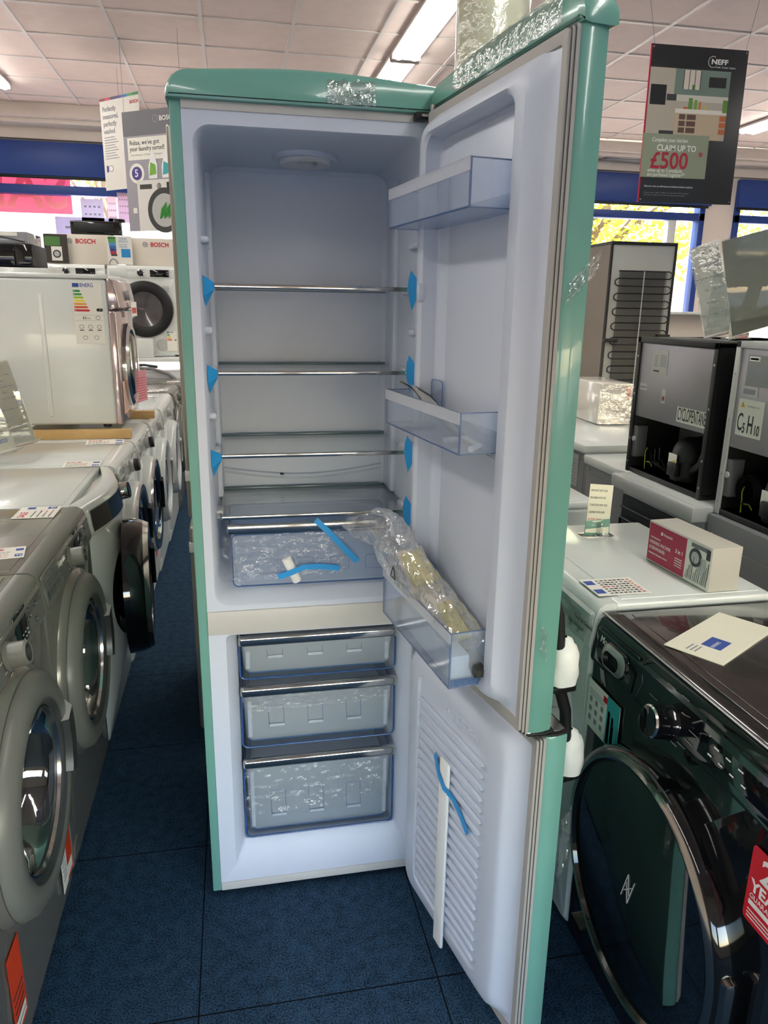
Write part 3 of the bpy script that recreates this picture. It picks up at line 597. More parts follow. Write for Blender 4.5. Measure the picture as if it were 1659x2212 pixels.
# ------------------------------------------------------------------ washing machines
drumm=mat('drum steel','#8F9090',.3,metal=.9,bump=.2,bs=200)
rubber=mat('grey rubber','#3A3C3D',.6)
DY=Matrix.Rotation(PI/2,4,'X')      # lathe axis z -> -y
def washer(label,loc,rz,W_=.598,D_=.56,H=.85,body=white_en,panel=white_en,topm=None,ring=None,style='white',hole=.17,zc=.48,bow=0,group=None,name='washing_machine',brand=None):
    t=thing(name,label,'washing machine',loc,rz,group); topm=topm or body; cx=W_/2; n=11
    RB=lambda e,d,z1=H-.022:[(p[0],p[1],p[2]) for p in rr(e,W_-e,.012+e,z1-e,.012,n,XZ(d))]
    def circ(r_,d): return [(cx+r_*math.cos(1.25*PI-PI/4+2*PI*(k+.5)/(4*(n+1))),d,zc+r_*math.sin(1.25*PI-PI/4+2*PI*(k+.5)/(4*(n+1)))) for k in range(4*(n+1))]
    q=MB()
    if bow:
        # bowed front: follow the arc
        by=lambda x:-bow*math.sin(PI*min(max(x/W_,0),1))
        F=lambda L_:[(p[0],p[1]+by(p[0]),p[2]) for p in L_]
    else: F=lambda L_:L_
    q.loft([F(circ(hole,.04)),F(circ(hole,0)),F(RB(.008,0)),F(RB(0,.008)),RB(0,D_)],body,cap1=True)
    q.build('body',t)
    q=MB(); q.loft([F(circ(hole+.004,.035)),circ(hole+.004,.09),circ(hole-.01,.10),circ(hole-.01,.36)],rubber,cap1=False); q.loft([circ(hole-.012,.12),circ(hole+.02,.2),circ(hole+.02,.38)],drumm,cap1=True); q.build('drum',t)
    q=MB(); q.box(0,W_,.05,D_,H-.022,H,topm,.006); q.box(.02,W_-.02,.07,D_-.02,H-.001,H+.0015,topm,.001); q.build('worktop',t)
    # control panel
    prof=[(.052,H-.105),(-.004,H-.105),(-.006,H-.095),(.004,H-.030),(.012,H-.010),(.026,H-.001),(.052,H)]
    q=MB(); PM=Matrix(((0,0,1,0),(1,0,0,0),(0,1,0,0),(0,0,0,1)))
    nx=12
    loops=[[(.002+(W_-.004)*i/nx,p[0]+(-bow*math.sin(PI*i/nx) if bow and p[0]<.03 else (0 if not bow else -bow*.8*math.sin(PI*i/nx))),p[1]) for p in prof] for i in range(nx+1)]
    q.loft(loops,panel,True,True,True); q.build('control_panel',t)
    pz=H-.066; tilt=math.atan2(.010,.065); fb=lambda x:(-bow*math.sin(PI*x/W_) if bow else 0)
    PF=lambda x,z,d=0:T(x,fb(x)-.0045+(z-(H-.095))*.15-d,z,PI/2-tilt)
    # detergent drawer
    q=MB(); q.M=PF(.018,H-.095); q.box(0,.155,.0,.076,0,.004,panel,.002); q.box(.012,.143,.012,.03,.003,.005,dkgrey3 if style!='white' else lgrey,.002); o=q.build('detergent_drawer',t)
    if brand: 
        q=MB(); q.text(brand[0],brand[1],brand[2],PF(brand[3],H-.05,.005)); q.build('lettering',t)
    kx=.33
    for (x,z) in {'hp':[(.30,pz)],'white':[(.31,pz)],'knob':[(.31,pz)],'bow':[(.46,pz)],'dark':[(.300,pz-.016)],'plain':[]}[style]:
        q=MB(); q.M=PF(x,z)
        if style=='hp': q.lathe([(.030,.003),(.030,.008),(.0255,.010),(.0255,.040),(.022,.044),(.018,.043),(.016,.030)],panel,32,cap1=True,mm=[panel,panel,panel,panel,panel,dkgrey3])
        elif style=='dark': q.lathe([(.034,.0),(.031,.004),(.029,.04),(.030,.043),(.027,.046),(.024,.044)],black_g,36,cap1=True,mm=[black_g,black_g,chrome,chrome,black_g])
        elif style=='knob': q.lathe([(.028,.002),(.027,.022),(.0275,.023),(.026,.040),(.023,.043)],lgrey,30,cap1=True,mm=[lgrey,black_m,black_m,black_m])
        elif style=='bow': q.lathe([(.033,.002),(.031,.03),(.028,.034)],black_g,30,cap1=True,mm=[chrome,black_g])
        else: q.lathe([(.028,.002),(.025,.025),(.020,.028)],lgrey,30,cap1=True); q.box(-.004,.004,-.026,.026,.024,.034,lgrey,.002) if style=='white' else None
        q.build('knob',t)
    if style=='hp':
        q=MB(); q.M=PF(.375,H-.088); q.box(0,.088,0,.068,.002,.004,black_g,.002); q.build('display',t)
        q=MB(); q.M=PF(.375,H-.088); 
        for a in range(3):
            for c_ in range(2): q.box(.03+a*.018,.038+a*.018,.006+c_*.010,.008+c_*.010,.004,.0045,whiteink)
        q.build('printed_marks',t)
        for (x,z,w_) in ((.475,-.03,.012),(.475,-.052,.012),(.51,-.075,.012),(.525,-.045,.016)):
            q=MB(); q.M=PF(x,H+z-.01); q.box(0,w_,0,.012,.002,.005,dkgrey3,.004); q.box(.003,w_-.003,.005,.006,.005,.0056,whiteink); q.build('button',t)
        q=MB(); q.M=PF(.20,H-.05,.002)
        for k in range(9): a=PI*(.15+k*.21); q.box(.10+.045*math.cos(a),.115+.045*math.cos(a),-.016+.04*math.sin(a),-.0145+.04*math.sin(a),0,.0005,whiteink)
        q.build('programme_marks',t)
        q=MB(); q.M=PF(.024,H-.088,.004)
        q.grid(lambda a,c_:(.15*a,.062*c_,.004+.004*noise.noise((a*9,c_*5,cx*3))),16,8,poly); q.build('protective_film',t,smooth=12)
    if style=='dark':
        q=MB(); q.M=PF(.385,H-.085); q.box(0,.20,0,.062,.002,.0032,black_g,.001)
        q.build('display',t)
        q=MB(); q.M=PF(.272,H-.085,.0022)
        rng=random.Random(2)
        for k in range(14):
            a=2*PI*k/14; q.box(.03+.052*math.cos(a)-(.022 if math.cos(a)<0 else 0),.03+.052*math.cos(a)+(.022 if math.cos(a)>0 else .004),.02+.045*math.sin(a),.0212+.045*math.sin(a),0,.0005,inkg)
        for k in range(4): q.box(.14+k*.028,.15+k*.028,.012,.0145,.0022,.0026,whiteink)
        for k in range(3): q.box(.15+k*.03,.162+k*.03,.030,.0325,.0022,.0026,whiteink)
        q.build('programme_marks',t)
        # sculpted drawer grip
        q=MB(); q.M=PF(.10,H-.062)
        q.loft([rr(-.052,.052,-.03,.03,.028,6),rr(-.046,.046,-.026,.024,.024,6,lambda a,b_:(a,b_,.010)),rr(-.030,.030,-.018,.012,.014,6,lambda a,b_:(a,b_,.016)),rr(-.026,.026,-.015,.008,.011,6,lambda a,b_:(a,b_,.006))],black_g,mm=[black_g,steel,black_m],cap1=True); q.build('drawer_grip',t)
        q=MB(); q.M=PF(.0,H-.1,.002); q.tube([(.19,.008,0),(.20,.04,0),(.185,.075,.001),(.205,.095,.001)],.0012,dkgrey3,5); q.build('panel_seam',t)
    if style=='bow':
        q=MB(); 
        q.loft([[(.03+.32*i/8,fb(.03+.32*i/8)-.0065,z) if z<H-.06 else (.03+.32*i/8,fb(.03+.32*i/8)+.003,z) for z in (H-.093,H-.025)] for i in range(9)],black_g,False)
        q.build('display',t)
        q=MB(); q.M=T(0,0,0); q.loft([[(.38+.2*i/6,fb(.38+.2*i/6)-.0065,H-.093),(.38+.2*i/6,fb(.38+.2*i/6)+.003,H-.025)] for i in range(7)],chrome,False); q.build('display_end',t)
    if style in('white','knob'):
        q=MB(); q.M=PF(.40,H-.085); q.box(0,.12,.01,.05,.002,.0035,lgrey,.002); q.build('display',t)
        for k in range(4):
            q=MB(); q.M=PF(.40+k*.04,H-.09); q.cyl((0,.006,.002),.005,.004,chrome if style=='knob' else lgrey,n=12); q.build('button',t)
        q=MB(); q.M=PF(.004,H-.095); q.grid(lambda a,c_:((W_-.02)*a,.08*c_,.008+.006*noise.noise((a*14,c_*5,loc[1]))),36,8,poly); q.build('protective_film',t,smooth=12)
    # door
    yb=fb(cx); DM=T(cx,yb,zc)@DY
    if bow: DM=T(cx-.0,yb-.004,zc,0,0,R(5))@DY
    if style=='hp':
        prof=[(.262,-.002),(.258,.010),(.247,.018)]; q=MB(); q.lathe(prof,body,64,M=DM); q.build('door_surround',t)
        prof=[(.246,.0),(.247,.020),(.240,.036),(.225,.046),(.205,.050),(.185,.046),(.172,.038),(.166,.020),(.164,.0)]
        q=MB(); q.lathe(prof,ring,72,M=DM,mm=[dkgrey3,ring,ring,ring,ring,dkgrey3,dkgrey3,dkgrey3]); o=q.build('door',t)
        q=MB(); q.lathe([(.165,.022),(.160,.018),(.148,.004),(.140,-.03),(.128,-.06),(.095,-.082),(.05,-.092),(0.0005,-.095)],dglass,56,M=DM); q.build('door_glass',o)
        q=MB(); q.M=DM; q.lathe([(.170,.030),(.172,.036),(.166,.036),(.164,.028)],chrome,64); q.build('door_trim',o)
        # handle at the far side of the ring
        q=MB(); q.M=DM
        P=[]
        a0,a1=R(-24),R(18)
        for r_,h_ in ((.178,.044),(.182,.060),(.225,.060),(.246,.040),(.247,.016)):
            P.append([(r_*math.cos(a0+(a1-a0)*i/10),r_*math.sin(a0+(a1-a0)*i/10),h_) for i in range(11)])
        for i in range(4): 
            vs=P[i]+P[i+1]; q.add(vs,[(k,k+1,12+k,11+k) for k in range(10)],dkgrey3)
        for e_ in (0,10): q.add([P[i][e_] for i in range(5)],[(0,1,2,3,4)],lgrey)
        q.build('door_handle',o)
    elif style=='dark':
        prof=[(.262,.0),(.262,.030),(.256,.042),(.244,.048),(.238,.046),(.234,.038),(.222,.036)]
        q=MB(); q.lathe(prof,black_g,80,M=DM,mm=[black_g,black_g,steelside,chrome,black_g,black_g]); o=q.build('door',t)
        q=MB(); q.lathe([(.234,.037),(.20,.040),(.12,.043),(.0005,.044)],mat('black door glass','#06080A',.03,coat=1,var=0,spec=.6),64,M=DM); q.build('door_glass',o)
        q=MB(); q.M=DM; 
        for p in (((-.02,-.03),(-.003,.03)),((-.003,.03),(.006,-.01)),((-.006,.01),(.003,-.03)),((.003,-.03),(.02,.03)),((-.012,-.012),(.012,.012))): q.tube([(p[0][0],p[0][1],.045),(p[1][0],p[1][1],.045)],.0011,lgrey,5)
        q.build('door_emblem',o)
        q=MB(); q.M=DM; q.box(.225,.272,-.10,.06,.01,.035,steelside,.01); q.build('door_handle',o)
    else:
        dark=style in('knob','bow'); rim=chrome if dark else ring or white_en
        h=.085 if style=='bow' else .05; rr0=.245
        core=black_g if style=='bow' else body
        prof=[(rr0,0),(rr0-.004,h*.55),(rr0-.012,h*.8),(rr0-.020,h),(rr0-.045,h),(rr0-.060,h-.008),(rr0-.075,h-.02)]
        q=MB(); q.lathe(prof,body,72,M=DM,mm=[core,core,rim,rim,black_g if dark else rim,black_g if dark else lgrey]); o=q.build('door',t)
        q=MB(); q.lathe([(rr0-.075,h-.02),(.14,h-.028),(.12,-.02),(.05,-.07),(.0005,-.08)],black_g if style=='bow' else dglass,56,M=DM); q.build('door_glass',o)
        q=MB(); q.M=DM; a0,a1=R(-20),R(22); P=[]
        for r_,h_ in ((rr0-.05,h+.003),(rr0-.045,h+.012),(rr0-.010,h+.008),(rr0+.001,h-.02)):
            P.append([(r_*math.cos(a0+(a1-a0)*i/10),r_*math.sin(a0+(a1-a0)*i/10),h_) for i in range(11)])
        for i in range(3): q.add(P[i]+P[i+1],[(k,k+1,12+k,11+k) for k in range(10)],black_g if dark else lgrey)
        for e_ in (0,10): q.add([P[i][e_] for i in range(4)],[(0,1,2,3)],black_m if dark else lgrey)
        q.build('door_handle',o)
    q=MB(); q.box(.02,.075,-.003,.01,.035,.075,body,.003); q.build('filter_cover',t)
    for x in (.05,W_-.05):
        for y in (.05,D_-.05): q=MB(); q.cyl((x,y,0),.02,.014,black_m,n=12); q.build('foot',t)
    return t
def sticker(parent,lab,M,w,h,m,marks=(),name='sticker',z=.0):
    b=MB(); b.M=M; b.box(0,w,0,h,0,.0006,m)
    for (x0,x1,y0,y1,mm_) in marks: b.box(x0*w,x1*w,y0*h,y1*h,.0006,.0009,mm_)
    o=b.build(name,parent); 
    if lab: o['label']=lab
    return o
rowx=lambda y:-.36+max(0,(y-1.2))*.018
hp=dict(body=dkgrey,panel=dkgrey2,topm=dkgrey,ring=dkgrey2,style='hp',brand=('Hotpoint',.022,whiteink,.165))
m1=washer('graphite washing machine nearest the camera in the left row',(-.36,-.462,0),PI/2,**hp)
m2=washer('graphite washing machine in the left row beside the white bow-fronted one',(-.36,.140,0),PI/2,**hp)
m3=washer('white bow-fronted washing machine with a thick black door and black display',(-.365,.742,0),PI/2,body=white_en,style='bow',bow=.055,zc=.47)
m4=washer('white washing machine with chrome-rimmed door and black knob, first past the bow-fronted one',(-.352,1.345,0),PI/2,W_=.545,style='knob')
m5=washer('white washing machine with chrome-rimmed door and black knob, under the near timber batten',(-.345,1.895,0),PI/2,W_=.545,style='knob')
m6=washer('white washing machine with a white door ring, under the far timber batten',(-.335,2.445,0),PI/2,W_=.545,style='white')
m7=washer('white washing machine with a white door ring, last white one before the grey tops',(-.325,2.995,0),PI/2,W_=.80,style='white')
m8=washer('grey washing machine in the left row, first of the two grey tops',(-.312,3.82,0),PI/2,W_=.55,**{**hp,'brand':None})
m9=washer('grey washing machine at the far end of the left row below the display shelf',(-.30,4.375,0),PI/2,W_=.55,**{**hp,'brand':None})
# stickers on the first two machines (local x runs along the row)
SF=lambda x,z,y=-.001:T(x,y,z,PI/2)
lines=[(.12,.88,.1+i*.09,.12+i*.09,ink) for i in range(7)]
sticker(m1,'orange red energy sticker',T(.07,-.003,.08,PI/2),.075,.19,orange,lines[:5]+[(.1,.9,.05,.2,paper)])
sticker(m1,'orange red energy sticker',T(.515,-.003,.05,PI/2),.07,.20,orange,[(.1,.9,.55+i*.05,.565+i*.05,ink) for i in range(7)]+[(.1,.9,.05,.2,paper)])
sticker(m1,'white paper label',T(.47,-.006,.06,PI/2,0,0),.05,.13,paper,[(.2,.8,.2+i*.1,.23+i*.1,inkg) for i in range(6)])
sticker(m2,'white paper label',T(.53,-.004,.14,PI/2),.05,.12,paper,[(.2,.8,.2+i*.12,.24+i*.12,inkg) for i in range(5)])
for t_ in (m4,m5): sticker(t_,'red sticker',T(.43,-.003,.14,PI/2),.07,.09,red)
# price cards on the tops
def card(lab,x,y,rz,w,h,z=.8525,sale=True,grp='price cards lying on machine tops'):
    b=MB(); b.M=T(x,y,z,0,0,rz); b.box(0,w,0,h,0,.0012,paper)
    if sale: b.text('SALE',h*.24,inkr,T(w*.05,h*.72,.0013),.0002,bold=.0006)
    rng=random.Random(int(x*999)+int(y*77))
    for r_ in range(4):
        xx=.06
        while xx<.60:
            l=rng.uniform(.04,.12); b.box(w*xx,w*(xx+l*.7),h*(.12+r_*.14),h*(.15+r_*.14),.0012,.0015,inkr if (r_<2 and xx>.35) else ink); xx+=l
    b.box(w*.78,w*.96,h*.1,h*.32,.0012,.0015,inkb); b.box(w*.78,w*.96,h*.62,h*.82,.0012,.0015,inkb)
    b.text('TE',h*.16,whiteink,T(w*.80,h*.14,.0016),.0002)
    return tag(b.build('price_card'),lab,'price card',grp)
card('white SALE price card on the second graphite machine',-.43,.612,R(90),.125,.115)
card('white price card cut by the left edge of the frame, on the second graphite machine',-.52,.235,R(10),.10,.09)
card('white price card with blue logo at the seam of the nearest graphite machine',-.50,.03,R(90),.10,.10)
card('white SALE price card on the bow-fronted white machine',-.55,1.32,R(4),.135,.105)
card('white SALE price card on the white machine just before the near timber batten',-.55,1.80,R(6),.16,.11)
card('white price card on the grey top nearest the white machines',-.50,3.92,0,.13,.12)
card('white and red price card at the edge of the first grey top',-.62,3.84,0,.20,.07,z=.854)
card('white price card on the far grey top',-.42,4.55,0,.12,.10)
card('white price card on the last white top, behind the stacked dryer',-.56,3.55,0,.16,.10)
card('white price card lying on the white top behind the far timber batten',-.58,2.92,0,.14,.09)
# ---- white dryer standing on battens
bat=lambda lab,y,x1:tag(MB().box(-1.02,x1,y-.025,y+.025,.8525,.892,wood,.002).build('timber_batten'),lab,'timber batten')
bat('pine batten under the near side of the stacked white dryer',1.975,-.375); bat('pine batten under the far side of the stacked white dryer',2.60,-.33)
dz=.892
t=thing('tumble_dryer','white dryer standing on pine battens with an energy label on its side','dryer',(-.41,2.01,dz),PI/2)
silver=mat('silver pink front plastic','#CBB9B8',.10,metal=.7,var=.1,vs=4)
q=MB(); q.box(0,.60,.03,.60,.018,.665,white_en,.012,3)
q.build('body',t)
q=MB()
q.loft([[(-.0005,p[0],p[2]) for p in rr(.268,.292,.055,.605,.011,5)]],white_en) if 0 else None
q.loft([[(-.0,p[0],p[1]) for p in rr(.300,.322,.055,.600,.0109,5)],[(-.004,p[0],p[1]) for p in rr(.304,.318,.059,.596,.0069,5)]],white_en,cap1=True); q.build('side_rib',t)
q=MB(); q.box(-.004,.604,.015,.60,.665,.685,white_en,.006); q.build('worktop',t)
q=MB(); q.prism([(.03,.53),(-.02,.545),(-.012,.60),(.0,.66),(.03,.675)],0,.60,silver,.006,M=Matrix(((0,0,1,0),(1,0,0,0),(0,1,0,0),(0,0,0,1)))); q.build('control_panel',t)
q=MB(); q.box(0,.60,0,.032,.015,.53,silver,.01,3); q.build('front_panel',t)
q=MB(); q.lathe([(.20,0),(.20,.018),(.185,.030),(.170,.026),(.16,.010)],chrome,56,M=T(.30,0,.27)@DY); q.build('door',t); o=q
do=[c for c in t.children if c.name.startswith('door')][0]
q=MB(); q.lathe([(.162,.012),(.14,.030),(.0005,.034)],dglass,48,M=T(.30,0,.27)@DY); q.lathe([(.17,.003),(.0005,.002)],black_m,40,M=T(.30,0,.27)@DY); q.build('door_glass',do)
q=MB(); q.cyl((.30,-.012,.60),.024,.022,lgrey,'y',24,M=T(0,-.022,0)); q.build('knob',t)
for x in (.05,.55):
    for y in (.08,.55): q=MB(); q.cyl((x,y,0),.02,.02,black_m,n=16); q.build('foot',t)
sticker(t,'pink paper note',T(.03,-.003,.06,PI/2),.16,.15,mat('peach paper','#E8B9A0',.6),[(.1,.9,.1+i*.08,.12+i*.08,inkg) for i in range(9)])
sticker(t,'pink paper note',T(.36,-.02,.07,PI/2,0,R(-15)),.15,.16,mat('pink paper','#DE8F98',.6),[(.1,.9,.1+i*.08,.12+i*.08,inkr) for i in range(9)])
sticker(t,'clear price note',T(.33,-.03,.50,PI/2,0,0),.22,.07,paper,[(.1,.9,.2,.6,inkr)])
# energy label on the near side: faces -y in world = local -x
def energy(parent,M,w,h,full=True):
    b=MB(); b.M=M; b.box(0,w,0,h,0,.0006,paper); b.box(.02*w,.24*w,.92*h,.985*h,.0006,.0009,inkb)
    b.text('ENERG',.085*h if full else .09*h,inkb,T(.27*w,.925*h,.0008),.0002,sx=.8,bold=.0003)
    cols=['#1E8A45','#3C9E3F','#A5C43A','#F1DB32','#EBA23A','#DE5E33','#C9292F']
    for i,c in enumerate(cols):
        y0=(.84-i*.052)*h; x1=(.24+i*.045)*w; m_=mat('label '+c,c,.5)
        b.add([(.03*w,y0,.0009),(x1,y0,.0009),(x1+.05*w,y0+.018*h,.0009),(x1,y0+.036*h,.0009),(.03*w,y0+.036*h,.0009)],[(0,1,2,3,4)],m_)
        b.text('ABCDEFG'[i],.03*h,whiteink,T(.05*w,y0+.006*h,.001),.0001)
    b.add([(.98*w,.53*h,.0009),(.98*w,.58*h,.0009),(.80*w,.58*h,.0009),(.76*w,.555*h,.0009),(.80*w,.53*h,.0009)],[(0,1,2,3,4)],ink)
    if full:
        b.text('F',.04*h,whiteink,T(.87*w,.54*h,.001),.0001)
        b.text('63',.06*h,ink,T(.28*w,.405*h,.0008),.0002,bold=.0003); b.text('kWh',.03*h,ink,T(.42*w,.405*h,.0008),.0002)
        for cx_,cy_ in ((.80,.425),(.22,.28),(.52,.28),(.82,.28),(.32,.10),(.70,.10)):
            b.tube([(cx_*w+.035*h*math.cos(a),cy_*h+.03*h*math.sin(a),.0008) for a in [2*PI*i/14 for i in range(14)]],.0007,ink,4,True)
        for cx_ in (.22,.52,.82): b.box((cx_-.07)*w,(cx_+.07)*w,.215*h,.23*h,.0006,.0009,ink)
        for yy in (.47,.38): b.box(.02*w,.98*w,yy*h,(yy+.003)*h,.0006,.0008,inkg)
    return b.build('energy_label',parent)
# local frame of the dryer: world x = -local y - .41, so text along +world x = -local y
EM=Matrix(((0,0,-1,-.0012),(-1,0,0,.175),(0,1,0,.385),(0,0,0,1)))
energy(t,EM,.125,.265)
# ---- acrylic notice holders on the left tops
def holder(lab,M,w,h,lines_,cat='acrylic sign',base=.09,paperm=paper,thick=.003,big=None,glass_=clear):
    t=thing('sign_holder',lab,cat); t.matrix_world=M
    b=MB(); b.box(0,w,0,thick,0,h,glass_,.001); b.box(0,w,-base*.2,base,0,thick,glass_,.001); b.build('acrylic_sheet',t)
    b=MB(); b.box(.004,w-.004,thick,thick+.0012,.008,h-.004,paperm)
    b2=MB()
    rng=random.Random(int(w*1000+h*77))
    for k in range(lines_):
        z=h*(.9-.8*k/max(1,lines_)); xx=.08
        while xx<.86:
            l=rng.uniform(.06,.16)
            if rng.random()>.25: b2.box(w*xx,w*min(.92,xx+l*.75),-.0010,-.0006,z,z+h*.012,inkg)
            xx+=l
    if big:
        for (tx,sz,x,z,m_) in big: b2.text(tx,sz,m_,T(x*w,-.0008,z*h,PI/2),.0002,sx=.8)
    b.build('paper_notice',t); 
    if b2.v: b2.build('lettering',t)
    return t
holder('tall leaning price list in clear acrylic on the white tops at the left',T(-.894,1.62,.858,0,R(-13),0),.20,.34,12)
holder('shorter price notice at the left frame edge, dated from July',T(-.905,1.38,.858,0,R(-15),0),.20,.26,2,big=[('£729.00',.020,.58,.52,ink),('£175.00',.020,.60,.40,ink),('£135.00',.020,.62,.29,ink),('FROM 6/7/2022',.020,.38,.17,inkb)])
# ------------------------------------------------------------------ right row of machines
w1=washer('slim white washing machine on the right, with the red box standing on it',(.842,.325,0),-PI/2,W_=.578,D_=.43,style='white')
w2=washer('white washing machine behind the one with the red box',(.842,1.16,0),-PI/2,W_=.598,D_=.42,style='white')
dk=washer('gloss black washing machine at the lower right with a large round door',(.842,-.262,0),-PI/2,W_=.598,D_=.55,H=.835,body=mat('gloss black enamel','#0C0E10',.07,coat=.8,var=0),panel=black_g,topm=mat('black smoked top','#2A2422',.16,coat=.5,var=.05),style='dark',hole=.17,zc=.40,brand=('Montpellier',.020,whiteink,.03))
q=MB(); q.box(0,.598,.012,.018,.8345,.8375,steel,.001); q.build('trim_strip',dk)
teal=mat('teal label','#2F9FA0',.5)
o=sticker(dk,'white and teal feature label',T(.004,-.004,.578,PI/2),.136,.110,paper,[(.62,1,0,1,teal),(.5,.62,.80,.93,red)]+[(.08+.18*i,.16+.18*i,.55-.2*j,.66-.2*j,inkg) for i in range(3) for j in range(3)]+[(.05,.55,.80-.05*k,.815-.05*k,inkg) for k in range(3)]+[(.66,.74,.05,.55,mat('green shirt','#3F8A55',.7)),(.78,.86,.05,.5,mat('yellow shirt','#C9B83A',.7)),(.67,.73,.55,.72,mat('brown skin tone','#6B4636',.7)),(.78,.84,.5,.66,mat('brown skin tone','#6B4636',.7))])
q=MB(); q.M=T(.541,-.004,.565,PI/2); q.loft([rr(0,.09,0,.13,.008,4),rr(0,.09,0,.13,.008,4,lambda a,b:(a,b,.0008))],red,cap0=True,cap1=True)
q.text('2',.055,whiteink,T(.022,.082,.001),.0002,bold=.0012); q.text('YEAR',.028,whiteink,T(.008,.055,.001),.0002,bold=.0008); q.text('GUARANTEE',.012,whiteink,T(.008,.042,.001),.0002); q.box(.008,.08,.030,.038,.0008,.0012,whiteink)
for k in range(3): q.box(.008,.075,.008+k*.006,.010+k*.006,.0008,.0012,whiteink)
o=q.build('guarantee_sticker',dk); o['label']='red two year guarantee sticker'
q=MB(); q.text('Touch & Connect',.012,ink,T(.50,-.0075,.792,PI/2-.15),.0002); q.text('Stay connected',.012,ink,T(.47,-.0065,.772,PI/2-.15),.0002); q.build('lettering',w1)
# things on the white machine
b=MB(); b.M=T(.868,-.215,.8530); b.box(0,.128,0,.10,0,.001,paper); rng=random.Random(4)
for r_ in range(2): b.box(.004,.026,.012+r_*.052,.036+r_*.052,.001,.0013,inkb)
for c_ in range(8):
    for r_ in range(7): b.box(.034+c_*.011,.040+c_*.011+.003*rng.random(),.008+r_*.0125,.012+r_*.0125+.002*rng.random(),.001,.0013,inkr if (c_>6 or r_ in(3,) and c_<3) else ink)
tag(b.build('price_card'),'handwritten price card flat on the slim white washing machine','price card')
t=thing('acrylic_sign','small notice in a clear acrylic foot on the slim white washing machine','sign',(1.075,.205,.853),R(8))
b=MB(); b.box(-.045,.045,-.022,.03,0,.003,clear,.001); b.box(-.004,.004,-.02,.028,.003,.04,clear,.001); b.box(-.04,.04,.0,.003,.003,.045,mat('acrylic green edge','#9FD0C2',.1,trans=.6),.001); b.build('foot',t)
b=MB(); b.M=T(0,0,.008)@Matrix.Rotation(R(-8),4,'X')@Matrix.Rotation(R(7),4,'Y'); b.box(-.040,.036,-.002,-.001,0,.135,mat('cream card','#E2DEC8',.6)); 
for k,(tx,m_) in enumerate((('WHY NOT KEEP YOUR',ink),('MACHINE IN TIP-TOP',ink),('CONDITION WITH THIS',ink),('CLEANER FROM £8.99',ink),('IN STORE TODAY',inkr))): b.text(tx,.0085,m_,T(-.036,-.0022,.115-k*.020,PI/2),.0001,sx=.62)
b.build('paper_notice',t)
t=thing('descaler_box','red fronted cleaner box standing on the slim white washing machine','box',(1.108,.003,.853),R(-87))
mag=mat('crimson print','#B43352',.4)
b=MB(); gb=mat('grey card','#B9B4A9',.6); b.box(0,.238,0,.078,0,.103,gb,.0015); b.build('carton',t)
b=MB(); b.box(.002,.236,-.0008,0,.002,.101,paper); b.box(.004,.150,-.0014,-.0008,.004,.099,mag); b.build('front_print',t)
b=MB(); Fp=lambda x,z:T(x,-.0015,z,PI/2)
b.box(.052,.058,-.0018,-.0014,.078,.086,whiteink); b.text('Hotpoint',.010,whiteink,Fp(.060,.079),.0001); b.text('PROFESSIONAL',.006,whiteink,Fp(.012,.062),.0001)
b.text('WASHING MACHINE',.0125,whiteink,Fp(.010,.048),.0001,sx=.72); b.text('& DISHWASHER',.0125,whiteink,Fp(.010,.034),.0001,sx=.72); b.text('Limescale & detergent remover',.0065,whiteink,Fp(.010,.022),.0001,sx=.9,bold=.0001)
b.text('3 in 1',.013,whiteink,Fp(.112,.054),.0001,bold=.0003)
for k in range(4): b.box(.113,.140,-.0018,-.0014,.040-k*.006,.042-k*.006,whiteink)
b.build('lettering',t)
b=MB(); b.M=T(0,-.0012,0); 
b.cyl((.185,0,.065),.022,.0008,dkgrey3,'y',24); b.cyl((.185,-.0008,.065),.014,.0006,lgrey,'y',20); b.box(.168,.228,-.001,0,.088,.097,grey); b.box(.222,.234,-.001,0,.072,.096,dkgrey3)
for k in range(12): a_=.158+.0065*k; b.tube([(a_,-.0006,.01),(a_+.004,-.0006,.03+.012*(k%4))],.0009,dkgrey3 if k%2 else grey,4)
b.box(.205,.222,-.001,0,.03,.07,lgrey); b.build('picture_print',t)
# card on the dark machine
t=MB(); t.M=T(.955,-.530,.8372,0,0,R(31)); t.box(0,.24,0,.115,0,.0015,mat('cream leaflet','#E6E1CC',.6)); t.box(.055,.105,.030,.068,.0015,.0018,inkb); t.text('EURONICS',.010,whiteink,T(.057,.044,.002),.0001,sx=.7)
for k in range(3): t.box(.015,.045,.060+k*.008,.063+k*.008,.0015,.0018,inkg)
tag(t.build('leaflet'),'cream leaflet with a blue logo on the gloss black washing machine','leaflet')
